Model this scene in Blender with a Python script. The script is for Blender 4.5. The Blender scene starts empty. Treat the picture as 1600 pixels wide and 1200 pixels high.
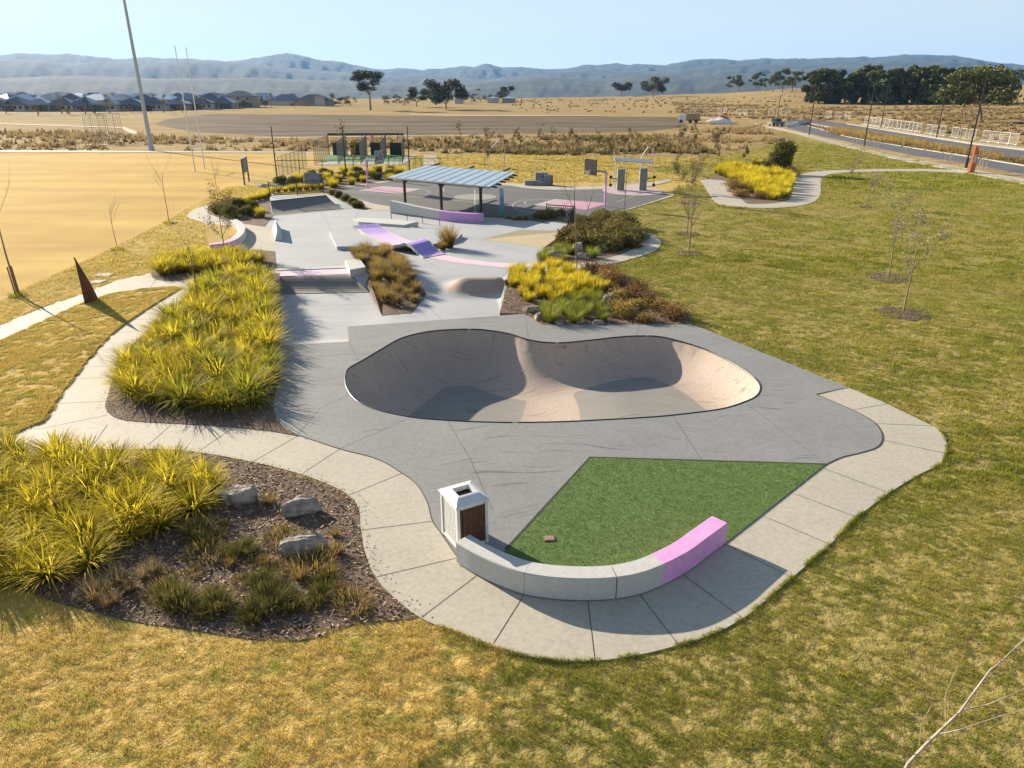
import bpy, math, random
import numpy as np
from mathutils import Vector, Matrix
from mathutils.geometry import delaunay_2d_cdt
R=math.radians
scene=bpy.context.scene; col=scene.collection
# ---------------------------------------------------------------- camera, sky, sun
CF=1110.0; CP=R(22.3); CH=9.5          # focal length (px of 1600), pitch, height
cam_d=bpy.data.cameras.new("camera"); cam=bpy.data.objects.new("camera",cam_d); col.objects.link(cam)
cam.location=(0,0,CH); cam.rotation_euler=(R(90)-CP,0,0)
cam_d.sensor_width=36; cam_d.lens=36*CF/1600; cam_d.clip_start=.1; cam_d.clip_end=30000
scene.camera=cam
SUN_EL=R(20.5); SUN_DIR=R(-42)           # direction shadows fall (from +x)
w=bpy.data.worlds.new("World"); scene.world=w; w.use_nodes=True
wn=w.node_tree.nodes; wl=w.node_tree.links
sky=wn.new("ShaderNodeTexSky"); sky.sky_type='NISHITA'; sky.sun_disc=False
sky.sun_elevation=SUN_EL
sd=Vector((-math.cos(SUN_DIR)*math.cos(SUN_EL),-math.sin(SUN_DIR)*math.cos(SUN_EL),math.sin(SUN_EL)))
sky.sun_rotation=math.atan2(sd.x,sd.y); sky.altitude=600; sky.air_density=1.0; sky.dust_density=1.3; sky.ozone_density=1.5
# pale horizon tint, softly mixed into the sky colour
sm_=wn.new('ShaderNodeMix');sm_.data_type='RGBA'
# winter haze: the band of sky near the horizon is pale and milky, clearing to blue overhead
tcw=wn.new('ShaderNodeTexCoord');sxw=wn.new('ShaderNodeSeparateXYZ');wl.new(tcw.outputs['Generated'],sxw.inputs[0])
fr_=wn.new('ShaderNodeValToRGB');wl.new(sxw.outputs[2],fr_.inputs[0]);fr_.color_ramp.elements[0].position=.16;fr_.color_ramp.elements[0].color=(.88,.88,.88,1);fr_.color_ramp.elements[1].position=.55;fr_.color_ramp.elements[1].color=(.1,.1,.1,1)
cr_w=wn.new('ShaderNodeValToRGB');wl.new(sxw.outputs[2],cr_w.inputs[0]);cr_w.color_ramp.elements[0].position=.03;cr_w.color_ramp.elements[0].color=(.64,.69,.69,1);cr_w.color_ramp.elements[1].position=.15;cr_w.color_ramp.elements[1].color=(.47,.54,.555,1)
vm_=wn.new('ShaderNodeVectorMath');vm_.operation='SCALE';vm_.inputs[3].default_value=10;wl.new(cr_w.outputs[0],vm_.inputs[0]);wl.new(vm_.outputs[0],sm_.inputs[7]);wl.new(fr_.outputs[0],sm_.inputs[0])
wl.new(sky.outputs[0],sm_.inputs[6]);wl.new(sm_.outputs[2],wn["Background"].inputs[0]); wn["Background"].inputs[1].default_value=.06
sl=bpy.data.lights.new("sun",'SUN'); sl.energy=5.0; sl.angle=R(.5); sl.color=(1,.87,.68)
so=bpy.data.objects.new("sun",sl); col.objects.link(so); so.rotation_euler=sd.to_track_quat('Z','Y').to_euler()
scene.view_settings.view_transform='Standard'; scene.view_settings.look='None'; scene.view_settings.gamma=1
scene.view_settings.use_curve_mapping=False; scene.view_settings.exposure=1.32
scene.cycles.volume_bounces=0; scene.cycles.max_bounces=6; scene.cycles.transparent_max_bounces=8
HAZE=.66e-4
random.seed(7); RNG=np.random.default_rng(7)
# ---------------------------------------------------------------- ground shape and photo-to-ground mapping
def crest(a):                      # height of the far paddock crest by azimuth
    return np.interp(np.degrees(a),[-60,-36,-12,0,8,16,20,26,30,36,60],[4.6,4.6,4.2,4.6,6.2,9.5,13,13,14.5,15.5,16])
def terr(X,Y):
    X=np.asarray(X,float);Y=np.asarray(Y,float)
    r=np.hypot(X,Y); a=np.arctan2(X,np.maximum(Y,1e-3))
    t=np.clip((r-170)/530,0,1)
    p=np.interp(np.degrees(a),[-60,-10,15,60],[.75,.9,1.25,1.25])
    z=crest(a)*t**p
    z=z-np.clip((r-720)/600,0,1)**1.3*30
    b=np.exp(-(((X-62)/22)**2+((Y-165)/20)**2))*0
    return z+b
def ray(x,y):
    u=(x-800)/CF; v=(600-y)/CF
    return u, math.cos(CP)+v*math.sin(CP), -math.sin(CP)+v*math.cos(CP)
def at(x,y,z=0.0):
    d=ray(x,y); t=(z-CH)/d[2]; return (d[0]*t,d[1]*t)
def atz(x,y,z=0.0):
    p=at(x,y,z); return (p[0],p[1],z)
def far(x,y):
    d=ray(x,y); lo=5.;hi=None;t=5.
    while t<1500:
        if CH+d[2]*t<float(terr(d[0]*t,d[1]*t)): hi=t;break
        lo=t;t*=1.01
    if hi is None: hi=lo=700/math.hypot(d[0],d[1])
    for _ in range(30):
        m=(lo+hi)/2
        if CH+d[2]*m<float(terr(d[0]*m,d[1]*m)): hi=m
        else: lo=m
    X,Y=d[0]*hi,d[1]*hi
    return (X,Y,float(terr(X,Y)))
def hgt(x,y,Y,z0=0):              # height of image point above z0 on a plane at depth Y
    d=ray(x,y); return CH+d[2]*Y/d[1]-z0
# ---------------------------------------------------------------- mesh helpers
class MB:
    def __init__(s): s.v=[];s.f=[];s.m=[]
    def add(s,vs,fs,mi=0):
        o=len(s.v); s.v+= [tuple(v) for v in vs]; s.f+=[tuple(i+o for i in f) for f in fs]; s.m+=[mi]*len(fs); return s
    def box(s,c,sz,rz=0,mi=0,rx=0,ry=0):
        M=Matrix.Rotation(rz,3,'Z')@Matrix.Rotation(ry,3,'Y')@Matrix.Rotation(rx,3,'X')
        vs=[Vector(c)+M@Vector((i*sz[0]/2,j*sz[1]/2,k*sz[2]/2)) for i in(-1,1) for j in(-1,1) for k in(-1,1)]
        return s.add(vs,[(0,1,3,2),(4,6,7,5),(0,4,5,1),(2,3,7,6),(0,2,6,4),(1,5,7,3)],mi)
    def tube(s,pts,rad,n=6,mi=0,cap=True):
        pts=[Vector(p) for p in pts]
        if not hasattr(rad,'__len__'): rad=[rad]*len(pts)
        vs=[];fs=[];ref=None
        for i,p in enumerate(pts):
            d=(pts[min(i+1,len(pts)-1)]-pts[max(i-1,0)]).normalized()
            if ref is None: ref=Vector((1,0,0)) if abs(d.x)<.9 else Vector((0,1,0))
            a=d.cross(ref).normalized(); b=d.cross(a); ref=b.cross(d) if False else ref
            for k in range(n):
                t=2*math.pi*k/n; vs.append(p+(a*math.cos(t)+b*math.sin(t))*rad[i])
        for i in range(len(pts)-1):
            for k in range(n): fs.append((i*n+k,i*n+(k+1)%n,(i+1)*n+(k+1)%n,(i+1)*n+k))
        if cap: fs+= [tuple(range(n))[::-1], tuple((len(pts)-1)*n+k for k in range(n))]
        return s.add(vs,fs,mi)
    def prism(s,poly,z0,z1,mi=0):
        n=len(poly); 
        g=lambda z,i:(z[i] if hasattr(z,'__len__') else z)
        vs=[(p[0],p[1],g(z0,i)) for i,p in enumerate(poly)]+[(p[0],p[1],g(z1,i)) for i,p in enumerate(poly)]
        return s.add(vs,[tuple(range(n))[::-1],tuple(range(n,2*n))]+[(i,(i+1)%n,n+(i+1)%n,n+i) for i in range(n)],mi)
    def sweep(s,path,prof,mi=0,closed_prof=True):   # path of (x,y,z), profile of (side,up); horizontal sweep
        n=len(prof);vs=[];fs=[]
        for i,p in enumerate(path):
            a=Vector(path[max(i-1,0)]);b=Vector(path[min(i+1,len(path)-1)]);d=(b-a);d.z=0;d.normalize();sd_=Vector((d.y,-d.x,0))
            for q in prof: vs.append(Vector(p)+sd_*q[0]+Vector((0,0,q[1])))
        for i in range(len(path)-1):
            for k in range(n if closed_prof else n-1): fs.append((i*n+k,i*n+(k+1)%n,(i+1)*n+(k+1)%n,(i+1)*n+k))
        if closed_prof: fs+=[tuple(range(n))[::-1],tuple((len(path)-1)*n+k for k in range(n))]
        return s.add(vs,fs,mi)
    def build(s,name,mats,parent=None,smooth=False,attr=None):
        me=bpy.data.meshes.new(name); me.from_pydata(s.v,[],s.f)
        for m in (mats if isinstance(mats,(list,tuple)) else [mats]): me.materials.append(m)
        if max(s.m or [0])>0: me.polygons.foreach_set('material_index',s.m)
        if smooth: me.polygons.foreach_set('use_smooth',[True]*len(me.polygons))
        if attr:
            for k,vals in attr.items():
                A=me.attributes.new(k,'FLOAT','POINT'); A.data.foreach_set('value',np.asarray(vals,np.float32))
        me.update(); o=bpy.data.objects.new(name,me); col.objects.link(o)
        if parent: o.parent=parent
        return o
def fast(name,V,F,mats,parent=None,attr=None,smooth=False,link=True):
    """V (n,3), F (m,k) numpy"""
    me=bpy.data.meshes.new(name); V=np.asarray(V,np.float32);F=np.asarray(F,np.int32);k=F.shape[1]
    me.vertices.add(len(V)); me.vertices.foreach_set('co',V.ravel())
    me.loops.add(F.size); me.loops.foreach_set('vertex_index',F.ravel())
    me.polygons.add(len(F)); me.polygons.foreach_set('loop_start',np.arange(0,F.size,k,dtype=np.int32))
    if smooth: me.polygons.foreach_set('use_smooth',np.ones(len(F),bool))
    for m in (mats if isinstance(mats,(list,tuple)) else [mats]): me.materials.append(m)
    if attr:
        for a,vals in attr.items():
            A=me.attributes.new(a,'FLOAT','POINT'); A.data.foreach_set('value',np.asarray(vals,np.float32))
    me.update(calc_edges=True); me.validate()
    if not link: return me
    o=bpy.data.objects.new(name,me); col.objects.link(o)
    if parent: o.parent=parent
    return o
def tag(o,label=None,cat=None,group=None,kind=None):
    if label: o['label']=label
    if cat: o['category']=cat
    if group: o['group']=group
    if kind: o['kind']=kind
    return o
def thing(name,loc,label,cat,group=None,rz=0):
    o=bpy.data.objects.new(name,None); col.objects.link(o); o.location=loc; o.rotation_euler.z=rz; o.empty_display_size=.2
    return tag(o,label,cat,group)
def dup(o,loc,rz=0,sc=1,label=None,group=None):
    c=o.copy(); col.objects.link(c); c.location=loc; c.rotation_euler.z=rz; c.scale=(sc,sc,sc) if not hasattr(sc,'__len__') else sc
    if label: c['label']=label
    if group: c['group']=group
    for ch in [x for x in KIDS.get(o.name,[])]:
        d=ch.copy(); col.objects.link(d); d.parent=c
        KIDS.setdefault(c.name,[]).append(d)
        for g in KIDS.get(ch.name,[]):
            e=g.copy(); col.objects.link(e); e.parent=d; KIDS.setdefault(d.name,[]).append(e)
    return c
KIDS={}
def reg(root):
    KIDS[root.name]=[c for c in bpy.data.objects if c.parent==root]
    for c in KIDS[root.name]: KIDS[c.name]=[g for g in bpy.data.objects if g.parent==c]
    return root
def inside(poly,X,Y):
    X=np.asarray(X);Y=np.asarray(Y);r=np.zeros(X.shape,bool);n=len(poly);j=n-1
    for i in range(n):
        xi,yi=poly[i][0],poly[i][1];xj,yj=poly[j][0],poly[j][1]
        if yi!=yj:
            c=((yi>Y)!=(yj>Y))&(X<(xj-xi)*(Y-yi)/(yj-yi)+xi); r^=c
        j=i
    return r
def pdist(poly,X,Y,closed=True):
    X=np.asarray(X,float);Y=np.asarray(Y,float);D=np.full(X.shape,1e9);n=len(poly)
    for i in range(n if closed else n-1):
        ax,ay=poly[i][:2];bx,by=poly[(i+1)%n][:2];dx,dy=bx-ax,by-ay;L=dx*dx+dy*dy
        if L<1e-12: continue
        t=np.clip(((X-ax)*dx+(Y-ay)*dy)/L,0,1);D=np.minimum(D,np.hypot(X-ax-t*dx,Y-ay-t*dy))
    return D
def smooth(pts,closed=True,n=6,z=0.0):
    """px points -> world points; a third item 's' keeps a corner sharp, a number gives the point's own height"""
    W=[];S=[]
    for p in pts:
        zz=z;s=False
        for e in p[2:]:
            if e=='s': s=True
            else: zz=e
        W.append(Vector((*at(p[0],p[1],zz),0)));S.append(s)
    return cm(W,S,closed,n)
def cm(W,S=None,closed=True,n=6):
    W=[Vector(p) for p in W];N=len(W);S=S or [False]*N;out=[]
    for i in range(N if closed else N-1):
        a,b=W[i],W[(i+1)%N]
        p=W[(i-1)%N] if (closed or i>0) else a*2-b
        q=W[(i+2)%N] if (closed or i+2<N) else b*2-a
        if S[i]: p=a*2-b
        if S[(i+1)%N]: q=b*2-a
        if S[i] and S[(i+1)%N]: out.append(tuple(a)); continue
        L=(b-a).length; 
        m1=(b-p)*.5; m2=(q-a)*.5
        if m1.length>L*1.2: m1*=L*1.2/m1.length
        if m2.length>L*1.2: m2*=L*1.2/m2.length
        for k in range(n):
            t=k/n;out.append(tuple(a*(2*t**3-3*t*t+1)+m1*(t**3-2*t*t+t)+b*(-2*t**3+3*t*t)+m2*(t**3-t*t)))
    if not closed: out.append(tuple(W[-1]))
    return out
def densify(poly,step,closed=True):
    out=[];n=len(poly)
    for i in range(n if closed else n-1):
        a=poly[i];b=poly[(i+1)%n];L=math.hypot(b[0]-a[0],b[1]-a[1]);k=max(1,int(L/step))
        for j in range(k): out.append((a[0]+(b[0]-a[0])*j/k,a[1]+(b[1]-a[1])*j/k))
    if not closed: out.append(poly[-1][:2])
    return out
def sheet(name,poly,zf,mat,spacing=None,holes=(),skirt=0,pts=None,attr=None,build=True,kind='structure',smooth_sh=False,extra=None,matfn=None):
    """triangulated sheet over the outline, heights from zf(X,Y), optional skirt down round the edge; extra = MB pieces lying on it"""
    poly=[(p[0],p[1]) for p in poly]
    vs=[];es=[]
    for ring in [poly]+[list(h) for h in holes]:
        o=len(vs);n=len(ring);vs+= [Vector((p[0],p[1])) for p in ring];es+=[(o+i,o+(i+1)%n) for i in range(n)]
    if spacing:
        x0,y0=np.min(poly,0);x1,y1=np.max(poly,0)
        gx,gy=np.meshgrid(np.arange(x0,x1,spacing),np.arange(y0,y1,spacing));gx=gx+(np.arange(gx.shape[0])%2)[:,None]*spacing*.5
        gx=gx.ravel();gy=gy.ravel();k=inside(poly,gx,gy)&(pdist(poly,gx,gy)>spacing*.35)
        for h in holes: k&=~inside(h,gx,gy)&(pdist(h,gx,gy)>spacing*.35)
        pts=np.stack([gx[k],gy[k]],1)
    if pts is not None: vs+=[Vector((float(a),float(b))) for a,b in pts]
    r=delaunay_2d_cdt(vs,es,[],0,1e-5)
    V=np.array([(v.x,v.y) for v in r[0]]);F=np.array([f for f in r[2] if len(f)==3])
    c=V[F].mean(1);k=inside(poly,c[:,0],c[:,1])
    for h in holes: k&=~inside(h,c[:,0],c[:,1])
    F=F[k]
    a=V[F];cr=(a[:,1,0]-a[:,0,0])*(a[:,2,1]-a[:,0,1])-(a[:,1,1]-a[:,0,1])*(a[:,2,0]-a[:,0,0]);F[cr<0]=F[cr<0][:,::-1]
    Z=zf(V[:,0],V[:,1]) if callable(zf) else np.full(len(V),float(zf))
    V3=np.column_stack([V,Z])
    mb=MB();mb.v=[tuple(map(float,v)) for v in V3];mb.f=[tuple(map(int,f)) for f in F];mb.m=[0]*len(F)
    if matfn: mb.m=[int(x) for x in matfn(c[k][:,0],c[k][:,1])]
    if skirt:
        P=np.array(densify(poly,.5 if callable(zf) else 1e9)) ;Zp=zf(P[:,0],P[:,1]) if callable(zf) else np.full(len(P),float(zf))
        n=len(P);A=sum(P[i][0]*P[(i+1)%n][1]-P[(i+1)%n][0]*P[i][1] for i in range(n));
        fs=[(i,(i+1)%n,n+(i+1)%n,n+i) for i in range(n)]
        if A>0: fs=[f[::-1] for f in fs]
        mb.add([(p[0],p[1],z) for p,z in zip(P,Zp)]+[(p[0],p[1],z-skirt) for p,z in zip(P,Zp)],fs)
    if extra: mb.add(extra.v,extra.f); mb.m[-len(extra.f):]=[m for m in extra.m]
    o=mb.build(name,mat,smooth=smooth_sh)
    if kind: o['kind']=kind
    return o
def strip(mb,pts,wd,zf,mi=0,lift=.004):
    """thin flat strip along world points"""
    pts=densify(pts,2.0,False);vs=[];n=len(pts)
    for i,p in enumerate(pts):
        a=pts[max(i-1,0)];b=pts[min(i+1,n-1)];dx,dy=b[0]-a[0],b[1]-a[1];L=math.hypot(dx,dy) or 1
        for s in(-.5,.5):
            x,y=p[0]+dy/L*wd*s,p[1]-dx/L*wd*s;vs.append((x,y,(float(zf(x,y)) if callable(zf) else zf)+lift))
    mb.add(vs,[(2*i+1,2*i+3,2*i+2,2*i)[::-1] for i in range(n-1)],mi)
def scatter(poly,dmin,tries=4000,margin=0,avoid=()):
    P=np.array([(p[0],p[1]) for p in poly]);lo=P.min(0);hi=P.max(0);out=[]
    C=RNG.uniform(lo,hi,(tries,2));k=inside(poly,C[:,0],C[:,1])
    if margin: k&=pdist(poly,C[:,0],C[:,1])>margin
    for c in C[k]:
        if all((c[0]-o[0])**2+(c[1]-o[1])**2>dmin*dmin for o in out) and all((c[0]-a[0])**2+(c[1]-a[1])**2>a[2]**2 for a in avoid): out.append((float(c[0]),float(c[1])))
    return out
# ---------------------------------------------------------------- materials
def nt(name):
    m=bpy.data.materials.new(name);m.use_nodes=True;t=m.node_tree;b=t.nodes["Principled BSDF"];return m,t,t.nodes,t.links,b
def noise(n,l,vec,scale,det=4,rough=.55):
    x=n.new("ShaderNodeTexNoise");x.inputs['Scale'].default_value=scale;x.inputs['Detail'].default_value=det;x.inputs['Roughness'].default_value=rough
    l.new(vec,x.inputs['Vector']);return x.outputs[0]
def ramp(n,l,f,stops):
    r=n.new("ShaderNodeValToRGB");e=r.color_ramp.elements
    while len(e)<len(stops): e.new(.5)
    for i,(p,c) in enumerate(stops): e[i].position=p;e[i].color=(*c,1) if len(c)==3 else c
    l.new(f,r.inputs[0]);return r.outputs[0]
def mixc(n,l,f,a,b,mode='MIX'):
    x=n.new("ShaderNodeMix");x.data_type='RGBA';x.blend_type=mode
    for s,v in((0,f),(6,a),(7,b)):
        if hasattr(v,'links') or isinstance(v,bpy.types.NodeSocket): l.new(v,x.inputs[s])
        elif s==0: x.inputs[0].default_value=v
        else: x.inputs[s].default_value=(*v,1)
    return x.outputs[2]
def mth(n,l,op,a,b=None,cl=False):
    x=n.new("ShaderNodeMath");x.operation=op;x.use_clamp=cl
    for i,v in enumerate((a,b)):
        if v is None: continue
        if isinstance(v,bpy.types.NodeSocket): l.new(v,x.inputs[i])
        else: x.inputs[i].default_value=v
    return x.outputs[0]
def bump(n,l,b,h,strength,dist,prev=None):
    x=n.new("ShaderNodeBump");x.inputs['Strength'].default_value=strength;x.inputs['Distance'].default_value=dist;l.new(h,x.inputs['Height'])
    if prev is not None: l.new(prev,x.inputs['Normal'])
    if b is not None: l.new(x.outputs[0],b.inputs['Normal'])
    return x.outputs[0]
def P(name,c1,c2=None,scale=3,rough=.7,metal=0,bmp=0,bsc=40,bd=.01,obj=True,det=4,lo=.35,hi=.65):
    m,t,n,l,b=nt(name);c2=c2 or tuple(x*.85 for x in c1)
    tc=n.new("ShaderNodeTexCoord").outputs['Object'] if obj else n.new("ShaderNodeNewGeometry").outputs['Position']
    l.new(ramp(n,l,noise(n,l,tc,scale,det),[(lo,c2),(hi,c1)]),b.inputs['Base Color'])
    b.inputs['Roughness'].default_value=rough;b.inputs['Metallic'].default_value=metal
    if bmp: bump(n,l,b,noise(n,l,tc,bsc,3),bmp,bd)
    return m
def concrete(name,c1,c2,marks=0,mark_c=(.06,.06,.065),stain=.5,brush=0,alt=None):
    m,t,n,l,b=nt(name);pos=n.new("ShaderNodeNewGeometry").outputs['Position']
    big=ramp(n,l,noise(n,l,pos,.35,6,.6),[(.3,c2),(.7,c1)])
    fine=noise(n,l,pos,9,6,.7);c=mixc(n,l,stain,big,ramp(n,l,fine,[(.3,tuple(x*.78 for x in c2)),(.7,tuple(min(1,x*1.1) for x in c1))]))
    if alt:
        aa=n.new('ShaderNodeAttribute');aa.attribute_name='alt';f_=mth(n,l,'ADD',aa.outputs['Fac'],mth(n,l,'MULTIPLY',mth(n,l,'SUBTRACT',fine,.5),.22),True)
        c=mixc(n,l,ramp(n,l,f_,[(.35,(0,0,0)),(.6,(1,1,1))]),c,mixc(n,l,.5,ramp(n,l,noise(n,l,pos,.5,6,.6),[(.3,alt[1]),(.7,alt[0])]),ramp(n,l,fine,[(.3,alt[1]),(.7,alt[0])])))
    sp=ramp(n,l,noise(n,l,pos,70,2,.5),[(.3,(.82,.82,.82)),(.6,(1,1,1))]);c=mixc(n,l,.6,c,sp,'MULTIPLY')
    if marks:      # tyre and wheel scuffs: long thin arcs in two directions
        for ang,sx,sy,thr in((.4,.55,7,.655),(-1.1,.4,9,.665),(1.3,.5,8,.66)):
            mp=n.new("ShaderNodeMapping");mp.inputs['Rotation'].default_value=(0,0,ang);mp.inputs['Scale'].default_value=(sx*.35,sy*.5,1)
            dn=n.new("ShaderNodeTexNoise");dn.inputs['Scale'].default_value=.22;dn.inputs['Detail'].default_value=1;l.new(pos,dn.inputs[0])
            va=n.new("ShaderNodeVectorMath");va.operation='MULTIPLY_ADD';l.new(dn.outputs['Color'],va.inputs[0]);va.inputs[1].default_value=(3.,3.,0);l.new(pos,va.inputs[2])
            l.new(va.outputs[0],mp.inputs[0]);s=noise(n,l,mp.outputs[0],1.6,5,.62)
            k=ramp(n,l,s,[(thr-.03,(0,0,0)),(thr+.03,(1,1,1))]);c=mixc(n,l,mth(n,l,'MULTIPLY',k,marks),c,mark_c)
    l.new(c,b.inputs['Base Color']);b.inputs['Roughness'].default_value=.75;b.inputs['Specular IOR Level'].default_value=.35
    bump(n,l,b,fine,.12,.01);return m
def leafm(name,base,tip,var=.25,trans=.35,rough=.5):
    """blade or leaf: colour runs base to tip by the mesh's own 'tip' attribute, varies by leaf ('rnd') and plant"""
    m,t,n,l,b=nt(name);a=n.new("ShaderNodeAttribute");a.attribute_name='tip';r=n.new("ShaderNodeAttribute");r.attribute_name='rnd'
    oi=n.new("ShaderNodeObjectInfo").outputs['Random']
    c=mixc(n,l,a.outputs['Fac'],base,tip)
    v=mth(n,l,'ADD',mth(n,l,'MULTIPLY',r.outputs['Fac'],var*2),mth(n,l,'ADD',mth(n,l,'MULTIPLY',oi,var*.8),1-var*1.4))
    cb=n.new("ShaderNodeCombineColor")
    for i in range(3): l.new(v,cb.inputs[i])
    c=mixc(n,l,1.0,c,cb.outputs[0],'MULTIPLY')
    l.new(c,b.inputs['Base Color']);b.inputs['Roughness'].default_value=.7;b.inputs['Specular IOR Level'].default_value=.12
    tr=n.new("ShaderNodeBsdfTranslucent");l.new(c,tr.inputs[0]);mx=n.new("ShaderNodeMixShader");mx.inputs[0].default_value=trans
    l.new(b.outputs[0],mx.inputs[1]);l.new(tr.outputs[0],mx.inputs[2]);l.new(mx.outputs[0],n['Material Output'].inputs[0]);return m
def groundm(name,tuft=False):
    m,t,n,l,b=nt(name);pos=n.new("ShaderNodeNewGeometry").outputs['Position']
    def A(x):
        a=n.new("ShaderNodeAttribute");a.attribute_name=x;return a.outputs['Fac']
    n1=noise(n,l,pos,.22,5,.6);n2=noise(n,l,pos,1.3,5,.65);n3=noise(n,l,pos,7,5,.7);n4=noise(n,l,pos,30,3,.7)
    gold=ramp(n,l,n1,[(.3,(.43,.285,.078)),(.7,(.57,.405,.13))])
    gold=mixc(n,l,mth(n,l,'MULTIPLY',A('mown'),-1,False) if False else .5,gold,ramp(n,l,n3,[(.35,(.33,.22,.06)),(.65,(.58,.44,.165))]))
    mpo=n.new('ShaderNodeMapping');mpo.inputs['Scale'].default_value=(.015,.11,1);l.new(pos,mpo.inputs[0]);ob=ramp(n,l,noise(n,l,mpo.outputs[0],1.5,5,.6),[(.35,(.86,.77,.6)),(.65,(1.1,1.04,.86))]);gold=mixc(n,l,A('mown'),gold,mixc(n,l,1.0,gold,ob,'MULTIPLY'))
    gp=mth(n,l,'MULTIPLY',ramp(n,l,n2,[(.5,(0,0,0)),(.66,(1,1,1))]),mth(n,l,'SUBTRACT',1,A('mown'),True))
    gold=mixc(n,l,mth(n,l,'MULTIPLY',gp,.6),gold,(.24,.24,.04))
    grn=ramp(n,l,n1,[(.3,(.26,.2,.035)),(.5,(.2,.2,.028)),(.7,(.29,.225,.045))])
    grn=mixc(n,l,.55,grn,ramp(n,l,n3,[(.3,(.11,.1,.016)),(.5,(.25,.22,.038)),(.7,(.42,.32,.11))]))
    tn=noise(n,l,pos,.55,6,.7)
    grn=mixc(n,l,mth(n,l,'MULTIPLY',ramp(n,l,tn,[(.5,(0,0,0)),(.63,(1,1,1))]),.75),grn,ramp(n,l,n4,[(.4,(.2,.165,.04)),(.6,(.42,.32,.15))]))
    grn=mixc(n,l,mth(n,l,'MULTIPLY',ramp(n,l,noise(n,l,pos,.14,4),[(.55,(0,0,0)),(.68,(1,1,1))]),.6),grn,(.2,.25,.018))
    if tuft: grn=mixc(n,l,.85,grn,ramp(n,l,noise(n,l,pos,.45,5,.65),[(.35,(.115,.14,.012)),(.48,(.185,.18,.02)),(.58,(.27,.22,.045)),(.7,(.37,.285,.09))]))
    dry=ramp(n,l,noise(n,l,pos,.03,6,.62),[(.3,(.24,.165,.075)),(.5,(.36,.25,.1)),(.7,(.46,.325,.13))])
    mp=n.new("ShaderNodeMapping");mp.inputs['Scale'].default_value=(.5,1.6,1);l.new(pos,mp.inputs[0])
    dn=noise(n,l,mp.outputs[0],.16,6,.7)
    dry=mixc(n,l,.6,dry,ramp(n,l,dn,[(.3,(.15,.11,.05)),(.46,(.3,.215,.095)),(.7,(.47,.34,.15))]))
    dk=ramp(n,l,noise(n,l,mp.outputs[0],.05,6,.7),[(.35,(.1,.08,.058)),(.55,(.17,.135,.095)),(.7,(.29,.23,.16))])
    mp2=n.new("ShaderNodeMapping");mp2.inputs['Scale'].default_value=(.035,.4,1);mp2.inputs['Rotation'].default_value=(0,0,.05);l.new(pos,mp2.inputs[0])
    dk=mixc(n,l,.5,dk,ramp(n,l,noise(n,l,mp2.outputs[0],1,5,.7),[(.38,(.06,.048,.03)),(.52,(.16,.12,.075)),(.66,(.34,.26,.16))]))
    def edge(a,k,ns=n2):   # ragged border of an area
        return mth(n,l,'MULTIPLY',mth(n,l,'ADD',mth(n,l,'SUBTRACT',A(a),.5),mth(n,l,'MULTIPLY',mth(n,l,'SUBTRACT',ns,.5),k)),6)
    def fac(a,k): return mth(n,l,'ADD',edge(a,k),.5,True)
    grn=mixc(n,l,.0 if tuft else .62,grn,ramp(n,l,n3,[(.3,(.21,.16,.05)),(.7,(.39,.3,.12))]));c=mixc(n,l,fac('green',1.6),gold,grn);c=mixc(n,l,fac('dry',.5),c,dry);c=mixc(n,l,fac('dark',.25),c,dk)
    if tuft:
        c=mixc(n,l,1.0,c,(1.0,1.1,1.08),'MULTIPLY')
        r=A('rnd');cb=n.new("ShaderNodeCombineColor");v=mth(n,l,'ADD',mth(n,l,'MULTIPLY',r,.75),.95)
        for i in range(3): l.new(v,cb.inputs[i])
        c=mixc(n,l,1.0,c,cb.outputs[0],'MULTIPLY')
        tr=n.new("ShaderNodeBsdfTranslucent");l.new(c,tr.inputs[0]);mx=n.new("ShaderNodeMixShader");mx.inputs[0].default_value=.3
        l.new(b.outputs[0],mx.inputs[1]);l.new(tr.outputs[0],mx.inputs[2]);l.new(mx.outputs[0],n['Material Output'].inputs[0])
    else:
        k=mth(n,l,'SUBTRACT',1,mth(n,l,'MULTIPLY',A('mown'),.8))
        mpb=n.new("ShaderNodeMapping");mpb.inputs['Scale'].default_value=(1,1,1);l.new(pos,mpb.inputs[0])
        x=bump(n,l,None,mth(n,l,'MULTIPLY',noise(n,l,pos,2.2,4,.6),k),.8,.13);x=bump(n,l,None,mth(n,l,'MULTIPLY',noise(n,l,pos,5,4,.65),k),.9,.07,x)
        x=bump(n,l,None,n3,.5,.03,x);x=bump(n,l,None,mth(n,l,'MULTIPLY',dn,A('dry')),.8,1.6,x);x=bump(n,l,b,n4,.5,.02,x)
    l.new(c,b.inputs['Base Color']);b.inputs['Roughness'].default_value=.95;b.inputs['Specular IOR Level'].default_value=.1
    return m
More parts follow.
